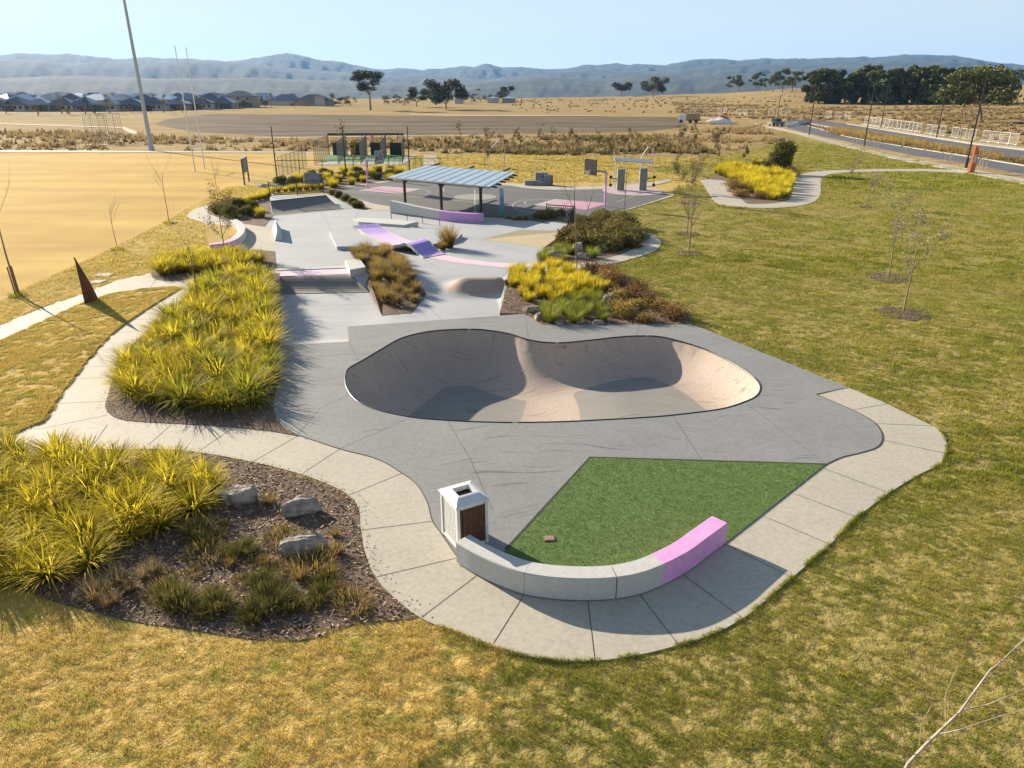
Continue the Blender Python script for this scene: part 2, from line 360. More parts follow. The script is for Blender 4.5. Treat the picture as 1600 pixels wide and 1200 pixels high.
M=dict(
 ground=groundm('lawn_and_fields'),tuft=groundm('grass_blades',True),
 path=concrete('path_concrete',(.49,.45,.37),(.38,.345,.28),stain=.5),
 deck=concrete('deck_concrete',(.275,.275,.27),(.195,.2,.2),marks=.6,stain=.5),
 plaza=concrete('plaza_concrete',(.43,.44,.455),(.35,.36,.375),marks=.2,alt=((.4,.3,.25),(.33,.25,.21)),stain=.3),
 bankc=concrete('bank_concrete',(.52,.43,.27),(.44,.37,.23),marks=.25,stain=.3),
 shadetone=concrete('shade_toned_concrete',(.2,.19,.175),(.15,.145,.135),marks=.4,stain=.3),  # concrete with the shade of sloping faces put into its colour, plus scuffs
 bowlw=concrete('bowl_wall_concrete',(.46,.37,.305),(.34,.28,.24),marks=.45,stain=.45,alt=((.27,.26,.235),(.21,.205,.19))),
 bowlf=concrete('bowl_floor_concrete',(.25,.24,.215),(.19,.185,.17),marks=.25,stain=.4),
 wall=concrete('cast_concrete',(.56,.55,.52),(.47,.465,.445),stain=.4),
 asphalt=concrete('court_asphalt',(.135,.135,.13),(.105,.105,.102),stain=.4),
 road=concrete('road_asphalt',(.13,.13,.14),(.1,.1,.108),stain=.3),
 pink=P('pink_paint',(.74,.36,.66),(.66,.3,.6),6,.6,bmp=.1),palepink=P('pale_pink_paint',(.66,.5,.58),(.6,.45,.53),1,.7,obj=False),
 purple=P('purple_paint',(.33,.23,.66),(.28,.19,.58),3,.5),lilac=P('lilac_paint',(.56,.3,.6),(.5,.27,.55),3,.55),lilac2=P('pale_lilac_paint',(.66,.46,.7),(.6,.4,.66),3,.55),
 joint=P('joint',(.04,.036,.032),rough=.9),steel=P('dark_steel',(.06,.065,.07),rough=.35,metal=.9),
 galv=P('galvanised_steel',(.42,.45,.48),(.34,.37,.4),8,.45,.7),black=P('black_metal',(.012,.013,.014),rough=.45),
 white=P('white_paint',(.74,.74,.72),(.66,.66,.65),5,.45,bmp=.03),offwhite=P('bin_paint',(.68,.69,.67),(.6,.6,.585),7,.4,bmp=.05),
 rust=P('rusted_steel',(.17,.06,.028),(.07,.028,.018),5,.9,bmp=.4,bsc=50),
 timber=P('dark_timber',(.16,.07,.04),(.07,.032,.02),12,.6,bmp=.2),
 turf=P('turf',(.16,.24,.065),(.1,.165,.045),5,.95,bmp=.7,bsc=130,bd=.02,obj=False,det=8),
 green=P('green_mat',(.06,.2,.05),rough=.9),net=P('net_wire',(.2,.2,.19),rough=.6,metal=.4),
 roof=P('roof_sheet',(.42,.5,.58),(.36,.44,.52),1.5,.32,.35),
 post=P('post_steel',(.05,.04,.035),rough=.55),
 bark=P('bark',(.33,.24,.155),(.17,.125,.085),14,.9,bmp=.4),palebark=P('pale_bark',(.46,.4,.33),(.3,.23,.18),9,.8,bmp=.2),redtwig=P('red_twig',(.32,.11,.06),(.2,.08,.05),9,.8),
 stake=P('timber_stake',(.2,.13,.07),rough=.9),
 rock=P('grey_stone',(.42,.36,.29),(.16,.14,.12),4,.9,bmp=.9,bsc=6,bd=.08,det=8),
 orange=P('orange_paint',(.52,.13,.02),(.44,.11,.02),3,.5),grey=P('grey_paint',(.22,.23,.23),rough=.6),
 glass=P('dark_glass',(.03,.04,.05),rough=.1),yellow=P('yellow_paint',(.6,.4,.03),rough=.5),
 lom=leafm('lomandra_blade',(.09,.11,.015),(.78,.63,.05),.35,.5),lomg=leafm('lomandra_green_blade',(.06,.085,.012),(.5,.46,.045),.35,.5),
 gold=leafm('golden_foliage',(.17,.18,.02),(.72,.57,.035),.36,.42),
 brown=leafm('russet_grass',(.12,.1,.03),(.42,.29,.09),.3,.4),darkl=leafm('dark_shrub_leaf',(.06,.065,.02),(.24,.17,.045),.35,.25),
 russet=leafm('russet_shrub_leaf',(.08,.055,.022),(.3,.17,.065),.35,.3),olive=leafm('olive_shrub_leaf',(.07,.08,.02),(.22,.19,.05),.35,.3),
 lime=leafm('lime_leaf',(.12,.16,.025),(.33,.34,.05),.3,.4),
 gum=leafm('gum_leaf',(.045,.05,.028),(.1,.098,.05),.35,.15),pine=leafm('pine_needles',(.03,.048,.018),(.15,.16,.045),.35,.12),
 silver=leafm('silver_leaf',(.13,.11,.07),(.44,.38,.26),.35,.3),straw=leafm('straw_grass',(.16,.11,.05),(.46,.34,.17),.3,.35),
 scrub=leafm('scrub_leaf',(.1,.09,.04),(.28,.21,.09),.4,.2),
 navy=P('blue_grey_roof',(.06,.105,.16),(.045,.08,.13),1,.3,.3),navy2=P('charcoal_roof',(.065,.075,.09),rough=.42),
 brick=P('pale_brick',(.38,.33,.27),(.3,.26,.21),2,.85),render=P('render_wall',(.5,.48,.44),rough=.85),garage=P('garage_door',(.1,.11,.12),rough=.5),
 hill=P('forest_hill',(.04,.055,.03),(.006,.012,.008),.006,1,obj=False,det=10,lo=.44,hi=.6),
)
def mulchm():
    m,t,n,l,b=nt('bark_mulch');pos=n.new("ShaderNodeNewGeometry").outputs['Position']
    v=n.new("ShaderNodeTexVoronoi");v.inputs['Scale'].default_value=22;l.new(pos,v.inputs[0])
    c=ramp(n,l,v.outputs['Color'],[(.1,(.06,.035,.025)),(.5,(.17,.105,.07)),(.8,(.27,.18,.125)),(.97,(.46,.36,.27))])
    l.new(mixc(n,l,.5,c,ramp(n,l,noise(n,l,pos,1.2,5),[(.35,(.055,.035,.022)),(.65,(.17,.115,.075))])),b.inputs['Base Color'])
    b.inputs['Roughness'].default_value=.95;bump(n,l,b,noise(n,l,pos,28,4,.7),1,.05);return m
M['mulch']=mulchm()
# ---------------------------------------------------------------- ground sheet
def ss(x): x=np.clip(x,0,1);return x*x*(3-2*x)
LAWN=[far(*p) for p in [(-500,237),(200,237),(425,238),(500,236),(640,240),(700,243),(760,240),(900,243),(1050,247),(1120,243),(1180,232),(1232,219),(1215,203),(1183,193),(1320,226),(1509,266),(1600,285)]]+[(75,78),(90,60),(60,-20),(-60,-20),(-150,20),(-160,120)]
DARK=[far(*p) for p in [(238,194),(262,186),(330,178),(480,179),(700,182),(900,181),(1060,183),(1075,198),(1000,207),(700,210),(560,217),(420,213),(300,206)]]
OVAL=[at(*p) for p in [(-500,238),(200,238),(425,240),(425,262),(330,305),(250,350),(160,395),(60,440),(0,470),(-400,640)]]
def zones(X,Y):
    X=np.asarray(X,float);Y=np.asarray(Y,float)
    inl=inside(LAWN,X,Y);d=pdist(LAWN,X,Y);sdl=np.where(inl,d,-d)
    dry=1-ss((sdl/np.maximum(.03*np.hypot(X,Y),1)+1)/2)
    ind=inside(DARK,X,Y);d=pdist(DARK,X,Y);dark=ss((np.where(ind,d,-d)/6+1)/2)
    xb=np.interp(Y,[5,8,12,18,60,70,85,100,110],[-2.2,-1.2,1.0,3,3,10,24,16,30])
    g=ss((X-xb)/np.interp(Y,[8,20,60,110],[8,8,10,20])+.5)
    g=np.maximum(g,.42*((Y>84)&(X>-15)))
    g=np.where(X>30,np.minimum(g,1-.45*ss((Y-100)/20)*ss((70-X)/30)),g)
    ino=inside(OVAL,X,Y);d=pdist(OVAL,X,Y);mown=ss((np.where(ino,d,-d)/.8+1)/2)
    return dict(green=g,dry=dry,dark=dark,mown=mown)
def zp(X,Y):
    """height of the skate plaza: sunken lane left, gentle dip right, hump"""
    X=np.asarray(X,float);Y=np.asarray(Y,float)
    zl=-.55*ss((39.1-Y)/1.5)*(1-ss((29.7-Y)/2.3))
    zr=-.45*ss((39.6-Y)/4)
    wgt=ss((X+6.5)/2.5+.5);wgt=np.where(Y<30.5,np.where(X<-6,0,1),wgt)
    z=zl*(1-wgt)+zr*wgt
    hx,hy=at(752,447,-.1)
    return z+.62*np.exp(-(np.maximum(np.abs(X-hx)-.9,0)/.75)**2-((Y-hy)/.72)**2)
HOLE=[at(*p) for p in [(426,536),(420,429),(842,429),(850,500),(1060,516),(1250,601),(1180,662),(900,692),(600,682),(446,612)]]
th=[k*.0125 for k in range(-72,73)]+[.9+k*.13 for k in range(1,37) if .9+k*.13<2*math.pi-.95]
pp=[];r=3.0
while r<1400:
    for a in th: pp.append((r*math.sin(a),r*math.cos(a)))
    r*=1.037
pp=np.array(pp);hp=[(p[0],p[1]) for p in HOLE]
k=~inside(hp,pp[:,0],pp[:,1])&(pdist(hp,pp[:,0],pp[:,1])>.15);pp=pp[k]
rim=[(1450*math.sin(a),1450*math.cos(a)) for a in np.linspace(0,2*math.pi,97)[:-1]]
gr=sheet('ground',rim,terr,M['ground'],holes=[hp],pts=pp,smooth_sh=True)
co=np.zeros(len(gr.data.vertices)*3);gr.data.vertices.foreach_get('co',co);co=co.reshape(-1,3)
def setz(o,c):
    for k_,v_ in zones(c[:,0],c[:,1]).items():
        A=o.data.attributes.new(k_,'FLOAT','POINT');A.data.foreach_set('value',v_.astype(np.float32))
setz(gr,co)
def smo(pts,**k): return [p[:2] for p in smooth(pts,**k)]
S='s'
# ---- front footpath with all its branches (beds and lawn wedge lie on top)
path_px=[(-260,690),(-60,688),(0,682,S),(67,660),(99,615),(141,561),(180,519),(222,489),(255,468),(283,452),(272,449),(240,450.6),(195,456),(150,467),(90,492),(30,520.5),(0,534),(-160,600,S),(-160,560,S),
 (0,508.5),(60,483),(129,459),(180,439.5),(234,427.5,S),(300,420,S),(365,395,S),(330,388,S),(321,350),(297,342),(294,335),(303,328),(324,321),(350,314),(390,306,S),(428,303,S),(437,340,S),(437,541,S),(470,620,S),(760,700,S),(900,760,S),(1290,690,S),(1280,617.6,S),(1324,606.5,S),
 (1387.5,632),(1447.5,662),(1470,675),(1479,694),(1479,709),(1466,727.5),(1436,742.5),(1387.5,772.5),(1339,810),(1297.5,851),(1237.5,904),(1180,953),(1160,968),(1112.5,993),(1058.5,1010),(994,1025.6),(930,1034),(869.5,1034),(815.5,1025),(768,1012),(711,990),(657,966.6),
 (620.5,939),(588.6,905),(571.6,866.7),(564,828.5),(561,796.6),(548,777.5),(523,762.6),(472,742.6),(395,723),(314.5,708.6),(242,703),(120,705),(0,715),(-260,720,S)]
joints=[((146.6,696),(168,665)),((231.6,697),(268,665)),((310,707),(363,671)),((395,723),(463,684)),((472,742),(531,703)),((546,775),(629,740.5)),((565,830),(676,816)),((588.6,903),(712,874)),((658,967),(745,901)),
 ((768,1012),(819,931)),((929.5,1034),(918.5,941)),((1060,1010),(1000,931)),((1160,968),(1067,900)),((1237,904),(1132,852)),((1296,852),(1192,808)),((1339,810),(1241,773)),((1389,772),(1286,733)),((1478,710),(1379,689)),((1457,667),(1366,663)),((1387.5,632),(1331,642)),((-60,690),(60,670)),((60,672),(168,650)),
 ((87,632),(172,628)),((110,594),(176,590)),((128,575),(190,572)),((152,548),(205,545)),((178,521),(222,518)),((204,500),(240,500)),((230,483),(262,482)),((258,467),(285,468)),
 ((235,450),(250,430)),((165,462),(150,452)),((100,488),(80,476)),((30,520),(10,504)),((283,451),(320,438)),((330,392),(352,393))]
mb=MB()
for a,b in joints: strip(mb,[at(*a),at(*b)],.014,.031,1)
path_poly=smo(path_px)
pathf=sheet('path',path_poly,.03,[M['path'],M['joint']],spacing=1.2,skirt=.04,extra=mb)
# ---- deck round the bowl
bowl_px=[(539.5,592),(544,578),(565,565.5),(595,547.5),(625,530.6),(655,522),(685,517.5),(730,515.6),(760,517),(797,523),(824,531.5),(850,536),(880,536.8),(925,532.5),(960,528.5),(994,526.3),(1027,527),(1061,534),(1102.5,547.5),(1140,566),(1170,585),(1184,597),(1188,609),(1181,620.6),(1162,630),(1125,641),(1050,650.6),(994,655),(937,658),(887,660.5),(812,662),(737,660.7),(662,656),(625,650.6),(587,641.5),(557.5,628),(542.5,609)]
lip=smo(bowl_px,n=5)
deck_px=[(437,541,S),(545,535,S),(543,511.5,S),(820,491.5,S),(845,508,S),(1075,507,S),(1100,515,S),(1324,606.5,S),(1275,617.6,S),(1331,642),(1361,658),(1376,675),(1378,690),(1369,701),(1345,709),(1316,716),(1290,727.5,S),(1200,740,S),(930,730,S),(800,885,S),(716,873,S),(692.5,840),(675.6,815.6),(668,787.5),(651,759),(625,739),(587,718),(531,703),(469,682.5),(443,667.5),(430,649),(428,630),(435.6,603.8),(437.5,560)]
deck_poly=smo(deck_px)
mb=MB()
def pl(pts,wd,z,mi=1,mbx=None): strip(mbx if mbx is not None else mb,[at(*p) for p in pts],wd,z,mi)
for a in [[(463,684),(500,640),(588,598)],[(1050,650),(1076,690),(1100,727)],[(1162,629),(1290,727)],[(437,603),(541,590)],[(700,660),(735,720),(770,800)],[(560,566),(545,535)],[(820,492),(826,530)],[(994,526),(1000,507)],[(531,703),(640,655)]]: pl(a,.008,.041)
deck=sheet('skate_deck',deck_poly,.04,[M['deck'],M['joint']],spacing=1.0,holes=[lip],skirt=.68,extra=mb)
# dark expansion gap between deck and path
gap=MB();gp_=smo(deck_px[12:17]+[],closed=False)
strip(gap,[p for p in smo([(1275,617.6,S),(1331,642),(1361,658),(1376,675),(1378,690),(1369,701),(1345,709),(1316,716),(1290,727.5)],closed=False)],.03,.041)
strip(gap,[p for p in smo([(714,872),(692.5,840),(675.6,815.6),(668,787.5),(651,759),(625,739),(587,718),(531,703),(469,682.5)],closed=False)],.022,.041)
strip(gap,[at(1324,607),at(1275,617.6)],.02,.041)
tag(gap.build('deck_joint',M['joint']),kind='structure')
# wheel scuffs on the deck: long faint arcs
sc_m=MB();rgs=np.random.default_rng(21);lipp=lip;turfp=[at(*p) for p in [(900,705),(1310,722),(1140,870),(900,945),(740,890)]]
for i in range(330):
    cx,cy=rgs.uniform(-10,16),rgs.uniform(13.5,31);rr=rgs.uniform(1.2,9);a0_=rgs.uniform(0,6.28);da=rgs.uniform(.6,3.2)/rr;k_=14;run_=[]
    for j in range(k_+1):
        a_=a0_+da*j/k_;run_.append((cx+rr*math.cos(a_)-rr*math.cos(a0_),cy+rr*math.sin(a_)-rr*math.sin(a0_)))
    q_=np.array(run_);ok=inside(deck_poly,q_[:,0],q_[:,1])&~inside(lip,q_[:,0],q_[:,1])&(pdist(lip,q_[:,0],q_[:,1])>.12)&(pdist(deck_poly,q_[:,0],q_[:,1])>.1)&~inside(turfp,q_[:,0],q_[:,1])
    if ok.all(): strip(sc_m,run_,rgs.choice([.01,.014,.02,.035],p=[.4,.3,.2,.1]),.0408+i*1e-6,0,0)
tag(sc_m.build('scuff_marks',P('scuff',(.18,.18,.175),(.23,.225,.22),3,.8,obj=False)),kind='structure')
# ---- bowl
LP=np.array(lip)
def bowlz(X,Y):
    d=pdist(lip,X,Y);s=ss((np.asarray(X)-.2*np.asarray(Y)*0-(-.1))/4.6)
    D=1.75*(1-s)+1.22*s;Rr=2.25*(1-s)+1.75*s;T=np.sqrt(Rr**2-(Rr-D)**2)
    q=np.minimum(d,T);z=-(np.sqrt(np.maximum(Rr**2-(T-q)**2,0))-(Rr-D))
    return z,d,T
zz=lambda X,Y:bowlz(X,Y)[0]+.035
def bmf(X,Y):
    z,d,T=bowlz(X,Y);sl=(X>.9)&(X<3.0)&False
    return np.where(d>T*1.0,1,0)
# rounded hip: smooth the heights of the mesh with a few Laplacian passes away from the lip
bowl_root=thing('skate_bowl',(0,0,0),'sunken peanut shaped concrete skate bowl with pinkish walls and dark steel coping','skate bowl')
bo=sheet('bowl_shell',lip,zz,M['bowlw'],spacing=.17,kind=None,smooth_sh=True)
bo.parent=bowl_root
me=bo.data;nv=len(me.vertices);V=np.zeros(nv*3);me.vertices.foreach_get('co',V);V=V.reshape(-1,3)
E_=np.zeros(len(me.edges)*2,int);me.edges.foreach_get('vertices',E_);E_=E_.reshape(-1,2);dd=pdist(lip,V[:,0],V[:,1])
for _ in range(10):
    sm=np.zeros(nv);ct=np.zeros(nv);np.add.at(sm,E_[:,0],V[E_[:,1],2]);np.add.at(sm,E_[:,1],V[E_[:,0],2]);np.add.at(ct,E_[:,0],1);np.add.at(ct,E_[:,1],1)
    V[:,2]=V[:,2]+(sm/ct-V[:,2])*.5*np.clip((dd-.15)/1.0,0,1)
me.vertices.foreach_set('co',V.ravel().astype(np.float32));me.update()
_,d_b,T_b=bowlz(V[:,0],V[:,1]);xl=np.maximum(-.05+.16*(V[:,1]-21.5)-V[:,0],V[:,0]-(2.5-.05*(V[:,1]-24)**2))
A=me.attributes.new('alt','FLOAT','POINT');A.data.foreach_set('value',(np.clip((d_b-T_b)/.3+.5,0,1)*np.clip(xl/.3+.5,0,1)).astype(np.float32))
mb=MB();cl=[(p[0],p[1],.035) for p in lip];mb.tube(cl+[cl[0],cl[1]],.03,8,cap=False);mb.build('coping',M['steel'],bowl_root,True)
dr=MB();c0=at(737,640,-1.7);zc=float(bowlz(np.array([c0[0]]),np.array([c0[1]]))[0][0])+.05
dr.tube([(c0[0],c0[1],zc-.02),(c0[0],c0[1],zc+.006)],.22,20);dr.build('drain_cover',M['bowlf'],bowl_root)
# ---- plaza
L5=-.55
plaza_px=[(437,541,0,S),(436,512,-.4,S),(434,475,L5,S),(431.5,433,0,S),(429,387,S),(428,356,S),(414,354,S),(428,338,S),(424,306,S),(510,304,S),(540,316,S),(560,325,S),(620,322,S),(700,328,S),(780,340,S),(812,343,S),(835,345,S),(895,352,S),(886,366,S),(865,381,S),(838,398,S),(840,412,S),(850,424,S),(797,424,S),(789,450,-.15,S),(781,489,-.45,S),(824,491,-.45,S),(832,515,-.45,S),(570,540,-.5,S),(556,548,-.2,S)]
plaza_poly=[p[:2] for p in smooth(plaza_px)]
# pale pink painted curve and the lane ledge stripe are paint on the slab
pink_up=smo([(648,399),(700,409),(745,415),(790,419),(838,420)],closed=False);pink_dn=smo([(846,413.5),(790,412),(745,408),(700,400.5),(672,391.5)],closed=False)
pinkc=pink_up+pink_dn
strp=[at(431,433),at(430,421.5),at(546,416),at(548,428.5)]
def pmf(X,Y):
    m=np.zeros(len(X),int)
    hx,hy=at(752,447,-.1)
    m[(np.hypot((X-hx)/2.1,(Y-hy)/1.1)<1)]=2
    m[(Y<39.15)&(Y>37.3)&(X<-6.8)]=3
    return m
mb=MB()
for a in [[(430,400),(548,392)],[(500,330),(540,395)],[(596,494,),(560,535)],[(436,480,L5),(590,476,L5)],[(665,454),(760,440)],[(700,430),(650,398)],[(560,330),(556,342)],[(640,356),(760,362)],[(720,368),(838,400)],[(690,500,-.45),(660,460)]]:
    strip(mb,[at(*p) for p in a],.012,lambda x,y:zp(x,y)+.037,1)
plaza=sheet('skate_plaza',plaza_poly,lambda X,Y:zp(X,Y)+.036,[M['plaza'],M['joint']],spacing=.32,skirt=.3,extra=mb,smooth_sh=True)
c_=np.zeros(len(plaza.data.vertices)*3);plaza.data.vertices.foreach_get('co',c_);c_=c_.reshape(-1,3);hx_,hy_=at(752,447,-.1)
A=plaza.data.attributes.new('alt','FLOAT','POINT');A.data.foreach_set('value',np.clip(1.9-1.5*np.hypot((c_[:,0]-hx_)/2.1,(c_[:,1]-hy_)/1.15),0,1).astype(np.float32))
sheet('lane_bank',[at(431.5,433.5),at(434.5,461,-.55),at(577,458,-.55),at(547.5,429.5)],lambda X,Y:zp(X,Y)+.062,M['shadetone'],spacing=.2)  # bank face lies in shade; the darkening is put into its colour
sheet('painted_curve',pinkc,.043,M['palepink'],spacing=None)
sheet('painted_stripe',strp,.043,M['palepink'])
# ---- mulch beds
bedA_px=[(469,683.5,S),(416.7,674.7),(358,669),(283,664),(224.7,661),(190,657),(171,648),(164.7,636),(168.7,620),(183,575),(210,537),(246,507),(275,478),(300,456),(340,440),(360,434,S),(437,428,S),(437,541,S),(437,590),(432,612),(428,630),(430,649),(443,667.5)]
bedA=smo(bedA_px)
sheet('mulch_bed',bedA,.045,M['mulch'],spacing=1,skirt=.75)
bedA2=smo([(240,436),(270,440),(300,436),(360,429),(414,424.5),(432,421,S),(430,394,S),(400,391),(381,392),(330,397),(270,405),(240,420)])
sheet('mulch_bed',bedA2,.046,M['mulch'],spacing=1)
bedB=smo([(-300,705),(0,716),(120,706),(242,704),(314.5,710),(395,724.5),(472,744),(523,764),(548,779),(560,797.6),(563,828.5),(570,866.7),(587,905),(619,939),(650,966),(560,975),(480,1000),(400,1000),(300,985),(200,970),(100,945),(40,925),(-30,890),(-300,860)])
sheet('mulch_bed',bedB,.018,M['mulch'],spacing=1)
bedC=smo([(324,333,S),(354,345.5),(381,350),(414,355,S),(428,337,S),(422,303,S),(390,304),(350,313),(328,323)])
sheet('mulch_bed',bedC,.047,M['mulch'],spacing=1,skirt=.1)
bedD=[p[:2] for p in smooth([(546,393,S),(597,495,-.5,S),(643,492,-.48,S),(665.5,455,-.2,S),(625,397,S),(616,386.5,S)])]
sheet('mulch_bed',bedD,lambda X,Y:zp(X,Y)+.05,M['mulch'],spacing=.5,skirt=.02)
bedE=smo([(797,424,S),(781,490.5,S),(824,491.5,S),(847,508.5,S),(1082,508,S),(1070,492),(1032,473),(997,449),(973,430),(940,417),(883,423),(840,424)])
sheet('mulch_bed',bedE,.045,M['mulch'],spacing=1,skirt=.75)
bedF=smo([(838,398,S),(843,414,S),(880,414),(914,410.5),(949,404.5),(985,392.5),(1001,380.5),(1001,370),(994,361.5),(960,346),(930,339),(895,340,S),(893,354,S),(886,366,S),(865,381,S)])
sheet('mulch_bed',bedF,.052,M['mulch'],spacing=1,skirt=.1)
bedG=smo([(783,341.5),(830,346,S),(856,349,S),(880,343,S),(870,333),(845,333),(820,339)])
sheet('mulch_bed',bedG,.058,M['mulch'],spacing=1)
bedH=smo([(510,303,S),(530,299),(548,308),(572,321),(577,328.5),(558,326),(535,316)])
sheet('mulch_bed',bedH,.048,M['mulch'],spacing=1)
bedI=smo([(424,290),(512,297,S),(619,283),(640,275),(600,268),(520,272),(470,278)])
sheet('mulch_bed',bedI,.02,M['mulch'],spacing=2)
# lawn wedge between the two paths
wedge=smo([(66,661.5,S),(97,617),(139,562),(179,520),(221,490),(254,469),(281,451.8,S),(272,450),(241,451.6),(196,457),(151,468),(91,493),(30,522),(0,535.5),(-160,602,S),(-160,690,S),(0,683.5)])
wd=sheet('lawn_wedge',wedge,.055,M['ground'],spacing=.8,skirt=.04)
c_=np.zeros(len(wd.data.vertices)*3);wd.data.vertices.foreach_get('co',c_);setz(wd,c_.reshape(-1,3))
cr_=smo([(323,351),(345,352.5),(371,355),(377,363),(375.5,373),(368,382),(352,388.5),(331,389.5),(322,372)])
cl_w=sheet('lawn_wedge',cr_,.055,M['ground'],spacing=.8)
c_=np.zeros(len(cl_w.data.vertices)*3);cl_w.data.vertices.foreach_get('co',c_);setz(cl_w,c_.reshape(-1,3))
# loop path on the right of the plaza
loopo=[(838,424.5,S),(883,423.5),(937.5,417),(985,406),(1020.6,394),(1032.5,382.5),(1030,375),(1016,366),(999,360),(975,351,S),(970,352,S),(994.5,361),(1001.6,369.5),(1001.6,380),(985,392),(949,404),(914,410),(852,414.6),(838,413.5,S)]
sheet('path',smo(loopo),.049,M['path'],skirt=.05)
# kerb edge strip where the path meets the grass: none; synthetic turf
turf_px=[(922,716.5,S),(1290,727.5,S),(1131,853,S),(1100,868),(1000,905),(917,918),(815,905),(765,885,S),(790,861.5,S)]
turf=smo(turf_px)
sheet('synthetic_turf',turf,.05,M['turf'],spacing=1.2)
mb=MB();strip(mb,[at(790,861.5),at(922,716.5),at(1290,727.5)],.06,.05);tag(mb.build('turf_edge',M['joint']),kind='structure')
# ---- court
court=smo([(512,297.3,S),(619.5,282.8,S),(700,284,S),(800,291,S),(820,294.5),(860,297),(904,297),(962.5,295),(1000,294,S),(1049.5,305,S),(1010,318.5,S),(977.5,328,S),(934,338,S),(880,345,S),(808,346,S),(781,341,S),(755,340,S),(690,333,S),(612,324,S),(580,318,S),(545,307,S)])
sheet('court_slab',court,.056,M['asphalt'],spacing=3,skirt=.05)
cpz=.062
def paint(px,m,z=cpz,n=6): return sheet('court_paint',smo(px,n=n),z,m)
pk=P('court_pink',(.5,.26,.35),(.44,.23,.31),.4,.7,obj=False);pk2=P('court_pale_pink',(.46,.35,.37),(.41,.31,.33),.4,.7,obj=False)
wl_=P('court_white',(.6,.6,.57),rough=.7);pg=P('court_pale_grey',(.27,.27,.255),rough=.8)
paint([(866.5,312,S),(950.5,318.5,S),(916,329,S),(832,321.5,S)],pk2);paint([(890,314,S),(950.5,318.5,S),(916,329,S),(868,324.7,S)],pk,.066)
paint([(559.5,298.5,S),(597,291.7,S),(658.5,296,S),(625.5,303.7,S)],pk2);paint([(571,297.5,S),(590,293.7,S),(640,298,S),(622,302.2,S)],pk,.066)
cc=at(742.5,308.5);sheet('court_paint',[(cc[0]+2.1*math.cos(t),cc[1]+2.1*math.sin(t)) for t in np.linspace(0,2*math.pi,33)[:-1]],cpz,pg)
fc=at(988,299);sheet('court_paint',[(fc[0]+3.1*math.cos(t),fc[1]+3.6*math.sin(t)) for t in np.linspace(0,2*math.pi,33)[:-1]],cpz+.002,pk2)
mb=MB()
for a in [[(839,334.5),(822,332),(806,327.5),(800.5,322.5),(806,317.5),(820,313.5),(840,311.8),(868,312.3)],[(832,321.5),(821,319.5),(821,316),(835,313.5),(860,313)]]: strip(mb,smo(a,closed=False),.07,cpz)
for a in [[(962,317),(984,309.5),(990,307)],[(640,325),(740,333.5),(838,343)],[(560,300),(600,304),(660,309),(720,315)],[(658,296.5),(668,299),(672,301.5),(664,304),(640,305)],[(690,294),(694,297),(693,300)],[(540,300),(700,313),(934,333)],[(620,289),(760,296),(960,306)],[(742,297),(742,340)]]: strip(mb,smo(a,closed=False),.06,cpz)
tag(mb.build('court_lines',wl_),kind='structure')
# pale concrete apron and the path behind the court
sheet('path',smo([(505,298,S),(619,280.5,S),(700,281,S),(800,287.5),(860,291.5),(930,291.8),(985,289.5),(1030,283),(1047,280,S),(1050,283,S),(1035,287),(1000,294.5,S),(1054,304.5,S),(1051,307.5,S),(1010,320,S),(978,329.5,S),(936,339.5,S),(900,345,S),(870,347,S),(800,349,S),(690,337,S),(600,329,S),(577,329.5,S),(556,315,S)]),.05,M['path'],spacing=4,skirt=.05)
sheet('path',smo([(661,242,S),(681,242,S),(688,258,S),(662,258,S)]),.05,M['path'])
# upper right path
sheet('path',smo([(1094,281,S),(1125,280.5),(1140,287),(1150,297),(1166,318),(1180,318.5),(1215,317),(1233,312),(1238,300),(1240,285),(1245,275),(1262,270),(1300,266.5),(1380,264.5),(1450,264.5),(1509,267,S),(1512,271,S),(1450,268),(1380,268.3),(1320,269.5),(1290,274.5),(1284,284),(1282,302),(1277,312),(1262,319),(1230,324),(1190,325.5),(1150,323),(1120,317.5),(1108,302)]),.03,M['path'],spacing=4,skirt=.05)
bedJ=smo([(1110,280),(1135,283),(1150,300),(1167,318),(1200,318.5),(1228,314),(1236,300),(1240,272),(1230,264),(1180,260),(1135,264)])
sheet('mulch_bed',bedJ,.045,M['mulch'],spacing=3)
# ---- far strips: oval edge kerb, tracks, roads
def farsheet(name,px,mat,lift,sp=6,skirt=0): return sheet(name,[far(*p)[:2] for p in px],lambda X,Y:terr(X,Y)+lift,mat,spacing=sp,skirt=skirt)
farsheet('path',[(-200,235.4),(0,235.2),(200,236),(430,237.2),(560,238.2),(560,239.8),(430,239),(200,238.2),(0,237.6),(-200,237.8)],M['path'],.05)
trk=P('pale_track',(.46,.37,.25),(.38,.3,.2),.2,.95,obj=False)
farsheet('track',[(-200,191.5),(0,193),(100,196),(195,199),(218,207),(222,210.5),(205,210),(190,200.8),(100,197.5),(0,194.4),(-200,192.8)],trk,.08)
farsheet('track',[(560,213),(640,212),(700,212.5),(760,211.5),(760,212.7),(640,213.3),(560,214.2),(300,218.6),(300,217.4)],trk,.08)
farsheet('track',[(640,178.5),(720,180.3),(800,180.6),(940,180.4),(940,181.4),(800,181.8),(700,181.4),(640,179.5)],trk,.12)
farsheet('track',[(1077,180),(1115,186.2),(1150,190),(1150,191.3),(1112,187.8),(1077,181.2)],trk,.12)
